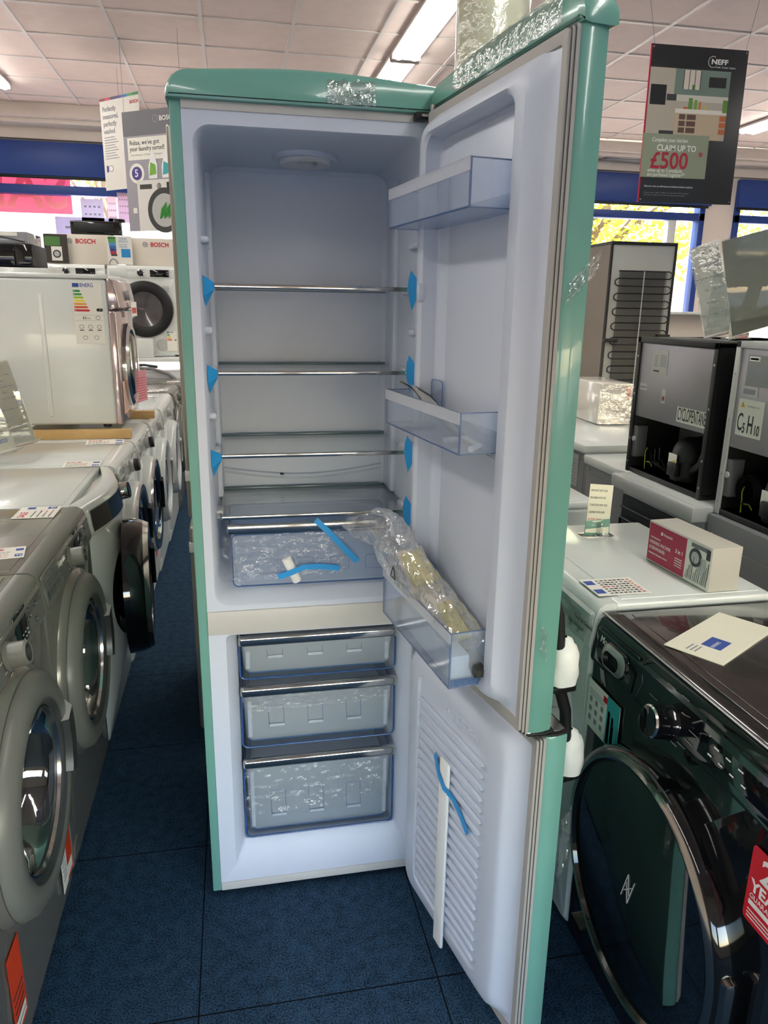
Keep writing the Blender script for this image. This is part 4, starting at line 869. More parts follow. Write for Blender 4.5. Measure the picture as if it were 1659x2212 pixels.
# ------------------------------------------------------------------ fridges seen from behind
plate=mat('galvanised back','#9A989B',.42,metal=.6,var=.12,vs=5,bump=.1,bs=50)
def comp(parent,x,y,z,s=1.0):
    b=MB(); b.M=T(x,y,z)@Matrix.Scale(s,4); b.lathe([(.030,0),(.052,.004),(.056,.03),(.056,.060),(.058,.064),(.056,.068),(.050,.10),(.038,.122),(.018,.132),(.0005,.134)],black_m,32); 
    b.box(-.07,-.045,-.03,.01,.02,.06,black_m,.004); b.build('compressor',parent)
    b=MB(); b.M=T(x,y,z)@Matrix.Scale(s,4); b.box(-.0595,-.0575,-.02,.022,.045,.085,paper,.001); b.box(-.0600,-.0594,-.016,-.004,.05,.066,mat('warning yellow','#D8B01E',.5)); o=b.build('compressor_label',parent); o['label']='white compressor label'
def backfridge(name,label,x,y0,y1,z0,z1,D_,body,frame,style,grp=None,cyo=-.045):
    """refrigerator with its back facing -x"""
    t=thing(name,label,'fridge',(x,(y0+y1)/2,z0),0,grp); h=(y1-y0)/2; H=z1-z0
    if style=='open':
        zc_=.215
        b=MB(); b.box(.0,D_,-h,-h+.018,.012,H,body,.002); b.box(.0,D_,h-.018,h,.012,H,body,.002); b.box(0,D_,-h,h,H-.018,H,body,.003); b.box(.20,D_,-h,h,.012,H,body); b.box(.012,.22,-h+.01,h-.01,zc_,zc_+.015,black_m); b.box(0,D_,-h,h,.0,.018,body,.002); b.build('cabinet',t)
        for yy in (-h,h-.02):
            b=MB(); b.box(-.004,.004,yy,yy+.02,.0,H,frame,.001); 
            for zz in (.04,.13,.30,.44): b.cyl((-.005,yy+.01,zz),.004,.003,steel,'x',8,M=None)
            b.build('frame_edge',t)
        b=MB(); b.box(-.004,.004,-h,h,H-.02,H,frame,.001); b.build('frame_edge',t)
        b=MB(); b.box(.002,.012,-h+.02,h-.02,zc_+.003,H-.02,plate,.002); b.build('back_plate',t)
        b=MB(); b.box(.005,.20,-h+.018,h-.018,.012,.018,black_m); b.build('base_tray',t)
        comp(t,.080,cyo,.019,1.18)
        b=MB(); b.tube([(.06,-.09,.05),(.04,-.13,.075),(.03,-.18,.105),(.02,-h+.03,.15)],.014,black_m,10); b.build('hose',t)
        b=MB(); b.tube([(.05,-h+.04,.03),(.045,-h+.05,.08),(.05,-h+.045,.12)],.009,mat('orange sleeve','#C2562A',.5),8); b.build('sleeve',t)
        b=MB(); ys=[-.125+.255*k/24 for k in range(25)]; lo=[.115+(.72*math.sqrt(max(0,.085**2-(y+.03)**2))) for y in ys]
        b.loft([[(.14,y,z) for y,z in zip(ys,lo)],[(.14,y,.195) for y in ys],[(.165,y,.195) for y in ys],[(.165,y,z) for y,z in zip(ys,lo)],[(.14,y,z) for y,z in zip(ys,lo)]],mat('bracket grey','#4A4A4B',.45),False); b.build('bracket',t)
        b=MB(); rng=random.Random(int(y0*50)+9)
        for k in range(5): b.tube([(.05+.02*rng.random(),.06+.03*k*rng.random(),.03),(.04,.07+.02*k,.05+.03*rng.random()),(.05,.10+.015*k,.03+.04*rng.random()),(.06,.12+.015*k,.10*rng.random()+.02)],.003,black_m,6)
        b.build('wiring',t)
        b=MB(); b.tube([(.03,h-.08,.02),(.025,h-.085,.06),(.03,h-.075,.085),(.04,h-.07,.10)],.002,mat('earth wire yellow','#8F962F',.5),6); b.tube([(.03,h-.09,.05),(.025,h-.12,.055),(.03,h-.13,.04)],.002,mat('earth wire yellow','#B8C23A',.5),6); b.build('earth_wire',t)
        b=MB(); b.box(.003,.05,h-.045,h-.018,.06,.18,mat('terminal grey','#5A5A5C',.5),.004); b.cyl((-.002,h-.032,.13),.010,.006,lgrey,'x',16); b.build('terminal_box',t)
    elif style=='coil':
        b=MB(); b.box(.04,D_,-h+.01,h-.01,.02,H-.05,mat('pale grey enamel','#A9AAAA',.35,var=.03),.004); b.build('cabinet',t)
        b=MB(); b.box(-.012,D_+.02,-h,h,H-.05,H,lgrey,.006); b.box(.01,D_,-h+.012,h-.012,H-.0005,H+.0015,white_en); b.build('worktop',t)
        b=MB(); P=[]
        for k in range(12): 
            z=H-.12-k*.045; P+=[(.015,(-h+.05) if k%2 else (h-.05),z),(.015,(h-.05) if k%2 else (-h+.05),z)]
        b.tube(P,.005,black_m,6); b.box(.035,.041,-h+.02,h-.02,.05,H-.08,black_m); 
        b.build('condenser_coil',t)
    else:
        b=MB(); b.box(0,D_,-h,h,.02,H-(.04 if style=='lid' else 0),grey,.003)
        b.box(-.002,.0,-h+.02,h-.02,.05,H-.08,grey,.001); b.build('cabinet',t)
        if style=='lid': b=MB(); b.box(-.015,D_+.02,-h-.005,h+.005,H-.04,H,white_en,.006); b.build('worktop',t)
        for yy in (-h+.03,h-.03):
            b=MB(); b.cyl((-.004,yy,H-.06),.006,.004,steel,'x',10); b.build('screw',t)
    if style=='coil' or style=='lid' or style=='flat':
        for yy in (-h+.05,h-.05): b=MB(); b.cyl((.08,yy,0),.02,.02,black_m,n=12); b.build('foot',t)
    return t
F1=backfridge('undercounter_fridge','undercounter fridge with a black condenser coil, seen from behind, carrying a black fridge',1.535,.435,.97,0,.852,.52,grey,grey,'coil')
F0=backfridge('undercounter_fridge','grey backed undercounter fridge behind the red box, carrying the C5H10 fridge',1.575,-.28,.425,0,.836,.5,grey,grey,'flat')
F2=backfridge('undercounter_fridge','grey backed undercounter fridge between the coil fridge and the sticker-backed one',1.64,1.02,1.41,0,.835,.5,grey,grey,'lid')
F3=backfridge('undercounter_fridge','grey backed undercounter fridge with a faded sticker, farthest of the low fridges',1.655,1.44,2.45,0,.868,.5,grey,grey,'lid')
MX=Matrix(((0,0,-1,0),(-1,0,0,0),(0,1,0,0),(0,0,0,1)))   # text frame facing -x
sticker(F3,'faded paper sticker',T(-.003,-.30,.66)@MX,.13,.15,mat('faded sticker','#A7A7A6',.7),[(.1,.9,.1+i*.1,.13+i*.1,inkg) for i in range(8)])
cy=backfridge('table_top_fridge','small black fridge with its open back to us, marked CYCLOPENTANE',1.60,.515,1.0,.8545,1.364,.50,black_m,black_m,'open')
c5=backfridge('table_top_fridge','small silver framed fridge with its back to us, marked C5H10',1.60,-.22,.430,.838,1.376,.50,black_m,lgrey,'open',cyo=.115)
b=MB(); b.lathe([(.045,0),(.048,.02),(.040,.02),(.037,0)],black_m,28,M=T(.02,.225,.095,0,PI/2,0)); b.build('fan_ring',c5)
# lettering plates: local origin is fridge centre line at its base
def plate_lab(par,y,z,w,h,txt,size,sx,bold,extra=None,lab=None):
    b=MB(); b.M=T(.0015,y,z)@MX; b.box(0,w,0,h,0,.0006,mat('label cream','#D6D8CC',.6)); b.text(txt,size,ink,T(w*.03,h*.14,.0008),.0002,sx=sx,bold=bold)
    if extra: extra(b)
    o=b.build('label_plate',par); o['label']=lab
plate_lab(cy,-.052,.235,.170,.052,'CYCLOPENTANE',.062,.340,.0004,None,'cream label reading CYCLOPENTANE')
def c5x(b):
    b.add([(.010,.085,.0008),(.03,.085,.0008),(.02,.103,.0008)],[(0,1,2)],mat('warning yellow','#D8B01E',.5)); b.text('!',.014,ink,T(.0185,.087,.001),.0001); b.text('FLAMMABLE GAS',.007,inkg,T(.04,.088,.0008),.0001)
    b.text('5',.042,ink,T(.030,.010,.0008),.0002,sx=.6,bold=.0008); b.text('H',.075,ink,T(.050,.012,.0008),.0002,sx=.5,bold=.001); b.text('10',.042,ink,T(.081,.010,.0008),.0002,sx=.6,bold=.0008)
plate_lab(c5,.285,.260,.115,.110,'C',.075,.5,.0005,c5x,'cream label reading C5H10')
lb=mat('pale label','#BDBDB7',.6)
sticker(cy,'rating plate label',T(.0015,.135,.385)@MX,.095,.085,lb,[(.1,.35,.3+i*.1,.34+i*.1,inkg) for i in range(5)]+[(.5,.9,.3,.8,mat('grey table print','#A5A6A5',.6)),(.1,.5,.08,.14,ink)])
sticker(cy,'small white label',T(.0015,.205,.318)@MX,.048,.024,lb,[(.1,.9,.3,.6,inkg)])
sticker(cy,'warning label',T(.0015,.055,.285)@MX,.025,.05,lb,[(.2,.8,.2,.5,mat('brown warning','#7A4A2A',.6))])
sticker(c5,'circuit diagram label',T(.0015,.27,.41)@MX,.13,.09,mat('dull silver label','#8F8F8C',.6),[(.05,.4,.8,.95,paper),(.08,.35,.84,.9,ink),(.05,.45,.1,.6,inkg),(.5,.95,.1,.7,inkg)])
sticker(c5,'barcode label',T(.0015,.283,.378)@MX,.075,.03,lb,[(.15,.85,.25,.75,inkg)])
# acrylic holders and notices above them
holder('large grey backed poster in clear acrylic on top of the C5H10 fridge',Matrix(((.966,.05,-.255,1.555),(0,.98,.05,.40),(.259,0,.966,1.380),(0,0,0,1))),.42,.285,0,paperm=mat('grey poster back','#A6AAA0',.6),base=.06,glass_=glass)
holder('tilted clear acrylic leaflet holder leaning left on top of the black fridge',T(1.70,.75,1.367,0,R(-17),R(-55)),.10,.31,6,glass_=poly,base=.05)
t=thing('notice_card','small white notice with a crossed circle between the two acrylic holders','notice',(1.70,.62,1.367),R(-15))
b=MB(); b.box(0,.065,0,.002,0.004,.088,paper); b.tube([(.045+.012*math.cos(a),-.001,.055+.012*math.sin(a)) for a in [2*PI*i/16 for i in range(16)]],.0012,ink,5,True); b.tube([(.038,-.001,.047),(.052,-.001,.063)],.001,ink,5); b.box(.02,.06,-.0005,0,.006,.03,mat('pink paper','#DE8F98',.6)); b.build('card',t)
b=MB(); b.box(.01,.07,-.012,.02,0,.008,black_m,.002); b.build('foot',t)
t=thing('display_box','white box in clear wrap on the farthest low fridge, catching orange daylight','box',(2.075,2.05,.871),R(-3))
b=MB(); b.box(-.09,.09,-.05,.35,0,.215,mat('glossy white card','#DCD6CC',.15,coat=.5),.004); b.build('carton',t)
b=MB(); b.grid(lambda a,c_:(-.092+.184*a,-.056+.004*noise.noise((a*6,c_*6,1)),.002+.21*c_),12,12,poly); b.build('film',t,smooth=12)
b=MB(); b.add([(.05,-.0535,.20),(.085,-.0535,.20),(.072,-.0535,.12)],[(0,1,2)],mat('salmon mark','#D98A6C',.5)); b.build('printed_mark',t)  # salmon-coloured triangle on the front of the box
# tall fridge with condenser
t=thing('tall_fridge','tall stainless fridge by the window showing its black coil back','fridge',(2.49,3.0,0),R(-2))
b=MB(); b.box(0,.455,.012,.60,.02,1.86,steelside,.003); b.box(-.002,.0,.012,.6,.02,1.86,steelside); b.build('cabinet',t)
b=MB(); b.box(0,.455,.0,.60,1.86,1.88,black_m,.003); 
for x0 in (0,.440): b.box(x0,x0+.015,0,.02,.02,1.86,black_m,.002)
b.build('frame_edge',t)
b=MB(); b.box(.015,.44,.008,.014,.02,1.86,mat('pale back panel','#B9BAB4',.5)); b.build('back_panel',t)
b=MB(); P=[]
for k in range(26):
    z=1.70-k*.046; a,c_=(.055,.405) if k%2==0 else (.405,.055)
    P+=[(a,-.022,z),(c_,-.022,z)]
    xe=c_; s_=1 if c_>.2 else -1
    P+=[(xe+s_*.018,-.022,z-.010),(xe+s_*.022,-.022,z-.023),(xe+s_*.018,-.022,z-.036)]
b.tube(P,.0042,black_m,6)
for k in range(60): b.box(.075+k*.0053,.0765+k*.0053,-.024,-.0225,.56,1.70,dkgrey3)
b.box(.072,.392,.0,.004,.56,1.70,mat('dusty grey plate','#6C6D6A',.6)); b.box(.225,.232,-.026,-.022,.56,1.70,lgrey)
b.build('condenser_coil',t)
for x0,z in ((-.005,1.255),(.36,1.285)): b=MB(); b.box(x0,x0+.09,-.036,0,z,z+.022,black_m,.003); b.build('bracket',t)
for x in (.05,.4):
    for y in (.06,.55): b=MB(); b.cyl((x,y,0),.02,.02,black_m,n=12); b.build('foot',t)
# grey fridge directly behind the green one
t=thing('stainless_fridge','tall grey stainless fridge standing close behind the green fridge','fridge',(-.045,.72,0),0)
sg=mat('warm grey stainless','#8C897F',.3,metal=.55,var=.04)
b=MB(); b.box(.03,.55,.0,.62,.03,1.93,sg,.004); b.build('cabinet',t)
for z0,z1,nm in ((.80,1.94,'upper_door'),(.05,.775,'lower_door')):
    b=MB(); b.box(-.012,.028,-.002,.60,z0,z1,sg,.012,3); o=b.build(nm,t)
    b=MB(); b.box(.024,.031,.004,.59,z0+.01,z1-.01,black_m); b.build('gasket',o)
b=MB(); b.box(.0,.03,-.006,.01,.775,.86,black_g,.004); b.tube([(.002,-.006,.777),(.026,-.006,.777),(.026,-.006,.785)],.0014,chrome,6); b.build('handle_recess',t)
for z in (.925,.69): b=MB(); b.box(-.014,.05,-.0045,.02,z,z+.032,mat('packing tape grey','#B9B9B2',.35),.001); o=b.build('packing_tape',t); o['label']='pale strip of packing tape'
for x in (.06,.5):
    for y in (.06,.55): b=MB(); b.cyl((x,y,0),.02,.03,black_m,n=12); b.build('foot',t)
# ------------------------------------------------------------------ hanging poster on the right
def leafs(o): return o
t=thing('hanging_poster','black hanging poster offering a £500 claim, right of the open door','poster',(2.362,2.5,2.045),R(0),rot=(0,R(-.6),R(0)))
PB=mat('poster black','#25272A',.4); b=MB(); b.box(0,.584,0,.004,0,.786,PB,.001); b.box(-.002,.006,-.0006,.0045,0,.786,mat('crimson edge','#A5183A',.5)); b.build('board',t)
sage=mat('sage print','#8C947F',.6)
b=MB(); pf=lambda x0,x1,z0,z1,m_,d=.001: b.box(x0*.584,x1*.584,-d,0,z0*.786,z1*.786,m_)
pf(.012,.84,.42,.86,mat('photo wall','#AFA79A',.6),.0006)
pf(.27,.84,.70,.86,mat('photo teal wall','#6F8178',.6),.0008); pf(.36,.53,.735,.855,mat('photo window','#CFC3B8',.6),.0012)
for k in range(4): pf(.355+k*.057,.362+k*.057,.735,.855,dkgrey3,.0014)
pf(.62,.80,.755,.82,PB,.0014); pf(.03,.19,.63,.755,PB,.0014); pf(.22,.84,.66,.70,mat('photo splashback','#C7C2B8',.6),.0010)
pf(.20,.30,.66,.70,dkgrey3,.0012); pf(.30,.84,.585,.612,mat('photo worktop','#DAD5CC',.6),.0016); pf(.30,.80,.42,.585,mat('photo island','#B9A78F',.6),.0012)
for k in range(3): 
    pf(.345,.41,.545-k*.042,.578-k*.042,mat('photo shelf dark','#5E4A40',.6),.0016); pf(.425,.52,.545-k*.042,.578-k*.042,mat('photo shelf dark','#5E4A40',.6),.0016); pf(.77,.84,.545-k*.042,.578-k*.042,mat('photo orange','#B4683C',.6),.0016)
pf(.15,.30,.42,.47,dkgrey3,.0012)
for x,z,w_,h_,c_ in ((.43,.612,.04,.07,'#5C8A3E'),(.49,.612,.03,.06,'#6E9A45'),(.54,.612,.02,.05,'#C8752E'),(.38,.612,.05,.012,'#B8612C'),(.60,.612,.02,.03,'#C9B552'),(.79,.60,.05,.08,'#5C8A3E'),(.45,.735,.03,.03,'#4F7A44')): pf(x,x+w_,z,z+h_,mat('photo '+c_,c_,.6),.002)
b.build('kitchen_picture',t)
b=MB(); b.box(.0,.40,-.0022,-.0005,.130,.352,sage); b.build('offer_panel',t)
b=MB(); PT=lambda x,z:T(x,-.0026,z,PI/2)
b.text('Complete your kitchen',.030,whiteink,PT(.050,.312),.0002,shear=.25,sx=.78); b.text('CLAIM UP TO',.043,whiteink,PT(.085,.268),.0002,sx=.92,bold=.0006)
b.text('£500',.118,mat('crimson ink','#A8263C',.5),PT(.050,.178),.0003,sx=.98,bold=.002); b.text('*',.06,mat('crimson ink','#A8263C',.5),PT(.345,.225),.0003,bold=.001)
b.text('when up to 5 products',.028,whiteink,PT(.040,.158),.0002,sx=.82); b.text('are purchased together**',.028,whiteink,PT(.040,.136),.0002,sx=.80)
b.text('Discover more at neff-home.com/uk/latest-kitchen-cashback',.0125,whiteink,PT(.03,.080),.0001,sx=.98)
b.text('Promotion dates: 14/06/23 - 30/09/23. Final claim date: 31/10/23 on selected',.009,inkg,PT(.03,.048),.0001); b.text("T&Cs apply. **Cashback amount varies depending on items purchased",.009,inkg,PT(.03,.036),.0001)
b.text('NEFF',.034,whiteink,PT(.362,.708),.0003,sx=1.35,bold=.001); b.text('Cook. Create. Inspire.',.014,whiteink,PT(.388,.690),.0001); b.build('lettering',t)
b=MB(); b.tube([(.372+.027*math.cos(a),-.002,.718+.027*math.sin(a)) for a in [R(60+i*15) for i in range(17)]],.0022,lgrey,6); b.build('logo_arc',t)
for x,z in ((.014,.772),(.57,.772),(.014,.014),(.57,.014)): b=MB(); b.cyl((x,-.003,z),.004,.004,chrome,'y',10); b.build('eyelet',t)
for x,dx in ((.02,-.10),(.565,.08)): b=MB(); b.tube([(x,.002,.78),(x+dx,.002,1.21)],.0009,dkgrey3,5); b.build('wire',t)
# ------------------------------------------------------------------ far left display
t=thing('display_shelf','long white display shelf carrying the two stacked white dryers','shelf',(-1.0,5.3,0))
b=MB(); b.box(-.80,.95,0,.80,.955,.99,white_en,.004); b.build('shelf_board',t)
for x in (-.78,.90): b=MB(); b.box(x,x+.03,.03,.78,0,.955,white_en,.002); b.build('shelf_side',t)
wb=thing('washing_machine','white machine seen from behind below the display shelf, grey hose looped across','washing machine',(-.62,5.0,0))
b=MB(); b.box(-.30,.30,.0,.25,.015,.90,mat('zinc back','#BDBBBE',.3,metal=.5,var=.1,vs=4),.01); b.lathe([(.24,0),(.23,.012),(.15,.015),(.14,.004),(.0005,.003)],mat('zinc back','#BDBBBE',.3,metal=.5,var=.1,vs=4),40,M=T(0,0,.62)@DY); b.build('back_panel',wb)
b=MB(); b.tube([(-.33,-.05,.93),(-.1,-.06,.935),(.06,-.06,.925),(.18,-.06,.885),(.27,-.06,.82),(.31,-.05,.74),(.32,-.04,.5)],.014,grey,10); b.tube([(-.33,-.03,.955),(.0,-.04,.955),(.10,-.04,.94)],.012,dkgrey3,8); b.build('drain_hose',wb)
for x in (-.25,.25): 
    for y in (.03,.22): b=MB(); b.cyl((x,y,0),.02,.018,black_m,n=10); b.build('foot',wb)
def bdryer(lab,x0):
    t=washer(lab,(x0,5.5,.992),0,W_=.60,D_=.55,H=.78,style='plain',zc=.40,name='tumble_dryer'); t['category']='dryer'
    q=MB(); q.lathe([(.034,0),(.034,.006),(.026,.008),(.025,.025),(.020,.028)],chrome,32,M=T(.28,-.004,.715)@DY,mm=[chrome,chrome,black_g,black_g],cap1=True); q.build('knob',t)
    q=MB(); q.box(.36,.52,-.010,-.004,.685,.745,black_g,.002); q.build('display',t)
    q=MB(); q.box(.02,.17,-.008,-.004,.685,.745,white_en,.004); q.build('detergent_drawer',t)
    for o in [c for c in t.children if c.name.startswith('door')]:
        for g in list(o.children): bpy.data.objects.remove(g)
        bpy.data.objects.remove(o)
    q=MB(); q.lathe([(.245,0),(.24,.03),(.225,.04),(.165,.045),(.15,.035)],black_g,56,M=T(.30,0,.41)@DY,mm=[black_g,black_m,black_m,black_m]); o=q.build('door',t)
    q=MB(); q.lathe([(.152,.035),(.10,.02),(.0005,.012)],mat('smoked bowl','#4A4648',.15,coat=.5,var=.3,vs=12),40,M=T(.30,0,.41)@DY); q.build('door_glass',o)
    q=MB(); q.cyl((.43,-.002,.10),.055,.004,lgrey,'y',24); q.build('filter_cover',t)
    q=MB(); q.M=T(.45,-.006,.56,PI/2)
    for k in range(4): q.box(.0+.005*(k%2),.07-.006*(k%2),.0+k*.014,.004+k*.014,0,.0005,inkg)
    q.build('printed_marks',t)
    return t
d1=bdryer('white dryer with a black door on the display shelf, under the right BOSCH box',-.945)
energy(d1,T(.47,-.006,.05,PI/2),.085,.17,False)
d2=bdryer('white dryer on the display shelf, under the left BOSCH box, mostly hidden',-1.56)
def bosch(lab,x0,x1,z0,z1,y):
    t=thing('display_box',lab,'display box',(x0,y,z0)); w=x1-x0; h=z1-z0
    b=MB(); b.box(0,w,0,.30,0,h,mat('ivory card','#DAD2C4',.6,var=.01),.003); b.build('carton',t)
    b=MB(); b.text('BOSCH',h*.22,mat('logo red','#C4202E',.5),T(w*.45,-.0015,h*.70,PI/2),.0004,bold=.0012,sx=.95); b.build('lettering',t)
    b=MB(); c_=(w*.36,h*.775); 
    for r_ in (.020,): b.tube([(c_[0]+r_*math.cos(a),-.001,c_[1]+r_*math.sin(a)) for a in [2*PI*i/20 for i in range(20)]],.0020,grey,5,True)
    b.box(c_[0]-.010,c_[0]-.006,-.002,0,c_[1]-.014,c_[1]+.014,grey); b.box(c_[0]+.006,c_[0]+.010,-.002,0,c_[1]-.014,c_[1]+.014,grey); b.box(c_[0]-.01,c_[0]+.01,-.002,0,c_[1]-.002,c_[1]+.002,grey); b.build('logo_ring',t)
    return t
bosch('ivory BOSCH box on the right dryer, beside the green fridge',-.80,-.30,1.7755,2.005,5.6)
bosch('ivory BOSCH box on the left dryer, with a black oven above',-1.44,-.905,1.7755,2.02,5.6)
t=thing('show_card','white card reading THINK BOSCH FOR YOUR WASH between the two BOSCH boxes','card',(-.93,5.52,1.7755),R(3))
b=MB(); b.box(0,.205,0,.004,0,.235,paper); b.build('card',t)
b=MB()
for i,c_ in enumerate(('#3E7F3C','#5FA04A','#4C9CC8','#2F66A8','#3A4C8C','#B32A48')): b.box(.01+(.003*i),.075,-.001,0,.205-i*.024,.228-i*.024,mat('stripe '+c_,c_,.5))
b.box(.115,.19,-.001,0,.06,.13,mat('bright blue print','#2B8FCF',.5)); b.tube([(.045+.035*math.cos(a),-.001,.0+.045*math.sin(a)) for a in [PI*i/8 for i in range(9)]],.004,grey,5); b.box(.03,.08,-.001,0,.07,.085,dkgrey3); b.build('printed_picture',t)
b=MB()
for i,tx in enumerate(('THINK','BOSCH','FOR YOUR','WASH')): b.text(tx,.024 if i!=2 else .014,mat('soft blue ink','#7FA6C6',.5),T(.10,-.0012,.205-i*.022,PI/2),.0002,sx=.95,bold=.0004)
b.build('lettering',t)
t=thing('show_card','dark show card with a green panel and a washing machine picture at the left','card',(-1.44,5.52,1.7755),0)
b=MB(); b.box(0,.19,0,.004,0,.235,mat('dark brown print','#3B3630',.5)); b.build('card',t)
b=MB(); b.box(.008,.13,-.001,0,.14,.215,mat('green print','#4E7D3F',.5)); b.box(.055,.14,-.002,0,.02,.135,paper); b.cyl((.098,-.004,.075),.033,.002,dkgrey3,'y',20); b.cyl((.098,-.005,.075),.022,.002,lgrey,'y',20); b.build('printed_picture',t)
b=MB(); b.box(0,.42,0,.30,0,.115,black_g,.012,3); o=b.build('oven',loc=(-1.235,5.62,2.0215)); tag(o,'black table-top oven on the left BOSCH box','oven')
b=MB(); b.box(.03,.36,-.004,.0,.02,.095,black_m,.003); b.build('oven_door',o)
b=MB(); b.cyl((0,0,0),.05,.03,black_g,n=24); tag(b.build('black_lid',loc=(-.84,5.75,2.137)),'small black pot lid on the oven','lid')
# big hanging posters
def plane_poster(lab,p0,p1,z0,z1):
    a=math.atan2(p1[1]-p0[1],p1[0]-p0[0]); w=math.hypot(p1[0]-p0[0],p1[1]-p0[1]); t=thing('hanging_poster',lab,'poster',(p0[0],p0[1],z0),a); return t,w,z1-z0
t,w,h=plane_poster('white hanging poster titled Perfectly measured, perfectly washed',(-.895,5.5),(-.551,5.16),2.367,3.063)
b=MB(); b.box(0,w,0,.003,.0,h,mat('poster white','#D9D6CE',.5)); b.build('board',t)
b=MB()
for i,c_ in enumerate(('#7C2E3A','#C23646','#3E3F66','#5A3F7E','#3E78B8','#4FA56A','#3E8A45')): b.box(w*i/7,w*(i+1)/7,-.001,0,h-.02,h,mat('stripe '+c_,c_,.5))
b.box(.03,.055,-.001,0,.14,.19,mat('purple print','#4A3F88',.5)); b.cyl((.09,-.001,.165),.026,.001,inkg,'y',20); b.cyl((.09,-.002,.165),.02,.001,paper,'y',20)
for k in range(9): b.box(.03,.20-.02*(k%3),-.001,0,.24+k*.02,.246+k*.02,inkg)
b.build('printed_picture',t)
b=MB()
for i,tx in enumerate(('Perfectly','measured,','perfectly','washed.')): b.text(tx,.052,inkg,T(.03,-.0015,h-.10-i*.055,PI/2),.0003,sx=.9,bold=.0008)
b.text('BOSCH',.032,inkr,T(w-.11,-.0015,h-.075,PI/2),.0003,bold=.0008); b.build('lettering',t)
b=MB(); b.tube([(w*.5,.002,h),(w*.5,.002,ZC-2.367)],.001,dkgrey3,5); b.build('wire',t)
t,w,h=plane_poster("grey hanging poster with detergent bottles reading Relax, we've got your laundry sorted",(-.622,4.6),(-.282,4.362),1.974,2.784)
w=.55
b=MB(); b.box(0,w,0,.004,0,h,mat('poster grey','#9B98A0',.5,var=.03)); b.box(0,w,-.0008,0,h*.80,h,mat('poster dark grey','#6A6A70',.5)); b.build('board',t)
b=MB(); b.box(.035,.40,-.002,-.0008,h*.60,h*.785,paper)
b.cyl((.105,-.0018,h*.49),.068,.001,paper,'y',32); b.cyl((.105,-.0028,h*.49),.046,.001,mat('purple print','#5A3A86',.5),'y',32)
b.box(.10,.52,-.002,-.0008,0,h*.43,mat('printed washer white','#DAD8D2',.5)); b.box(.125,.235,-.003,-.0018,h*.355,h*.395,dkgrey3); b.cyl((.30,-.002,h*.375),.022,.001,dkgrey3,'y',20); b.box(.37,.47,-.003,-.0018,h*.345,h*.405,PB)
b.cyl((.34,-.003,h*.17),.155,.001,dkgrey3,'y',40); b.cyl((.34,-.004,h*.17),.115,.001,lgrey,'y',36)
for k in range(9): b.tube([(.30+.013*k,-.0055,h*.10+.01*(k%3)),(.32+.012*k,-.0055,h*.19+.012*(k%4))],.006,mat('green cloth','#3E9A3C',.5),5)
b.box(.05,.085,-.003,-.0018,h*.155,h*.20,paper)
for x0,c1 in ((.215,'#6FA93A'),(.335,'#35A7AC')):
    P=[(0,0),(.075,0),(.082,.09),(.06,.155),(.045,.19),(.03,.19),(.022,.14),(.0,.08)]; b.prism(P,0,.0012,whiteink,M=T(x0,-.0022,h*.44,PI/2)); b.prism([(.008,.02),(.070,.03),(.065,.09),(.02,.11)],0,.001,mat('bottle '+c1,c1,.5),M=T(x0,-.0038,h*.44,PI/2))
for k in range(3): b.box(.12,.40,-.003,-.0018,h*.02+.05*k,h*.022+.05*k,inkg) if 0 else None
b.build('printed_picture',t)
b=MB(); b.text("Relax, we've got",.044,ink,T(.055,-.003,h*.725,PI/2),.0003,sx=.93); b.text('your laundry sorted!',.044,ink,T(.055,-.003,h*.675,PI/2),.0003,sx=.86); b.text('1 Year Warranty + 12 Months Free Detergent*',.017,inkg,T(.055,-.003,h*.635,PI/2),.0001,sx=.9); b.text('5',.072,whiteink,T(.085,-.0045,h*.462,PI/2),.0003,bold=.001); b.text('BOSCH',.045,whiteink,T(.335,-.0025,h*.905,PI/2),.0003,bold=.001); b.text('Perfectly',.02,inkg,T(.03,-.0025,h*.90,PI/2),.0002); b.build('lettering',t)
b=MB(); b.tube([(.30+.022*math.cos(a),-.001,h*.925+.022*math.sin(a)) for a in [2*PI*i/20 for i in range(20)]],.0016,lgrey,5,True); b.build('logo_ring',t)
for x in (.02,w-.02): b=MB(); b.tube([(x,.002,h),(x,.002,ZC-1.974)],.001,dkgrey3,5); b.build('wire',t)
b=MB(); b.box(0,.15,0,.14,0,.165,white_en,.004); tag(b.build('white_carton',loc=(-.735,5.31,.9915)),'plain white carton at the front of the display shelf','carton')
# microwave stack at the far left edge
t=thing('display_plinth','tall white plinth behind the stacked dryer carrying a black microwave','plinth',(-1.62,3.5,0))
b=MB(); b.box(0,.62,0,.5,0,1.655,white_en,.004); b.build('plinth_body',t)
t=thing('microwave_oven','black microwave at the left edge above the stacked dryer','microwave',(-1.58,3.52,1.656),0)
b=MB(); b.box(0,.505,0,.36,.008,.138,black_m,.006); b.build('casing',t)
b=MB(); b.box(.002,.40,-.012,0,.012,.134,black_g,.004); b.build('door',t)
b=MB(); b.box(.405,.503,-.008,0,.012,.134,black_g,.003); b.build('control_panel',t)
b=MB(); b.text('COMPACT',.014,lgrey,T(.42,-.009,.022,PI/2),.0003); b.build('lettering',t)
for x in (.04,.46): 
    for y in (.04,.32): b=MB(); b.cyl((x,y,0),.012,.009,black_m,n=10); b.build('foot',t)
t=thing('induction_hob','glass topped appliance lying on the black microwave, reflecting the window','hob',(-1.56,3.54,1.7945),0)
b=MB(); b.box(0,.46,0,.34,0,.07,mat('smoky glass','#8F9096',.08,coat=.6,var=.2,vs=5),.006); b.build('glass_body',t)
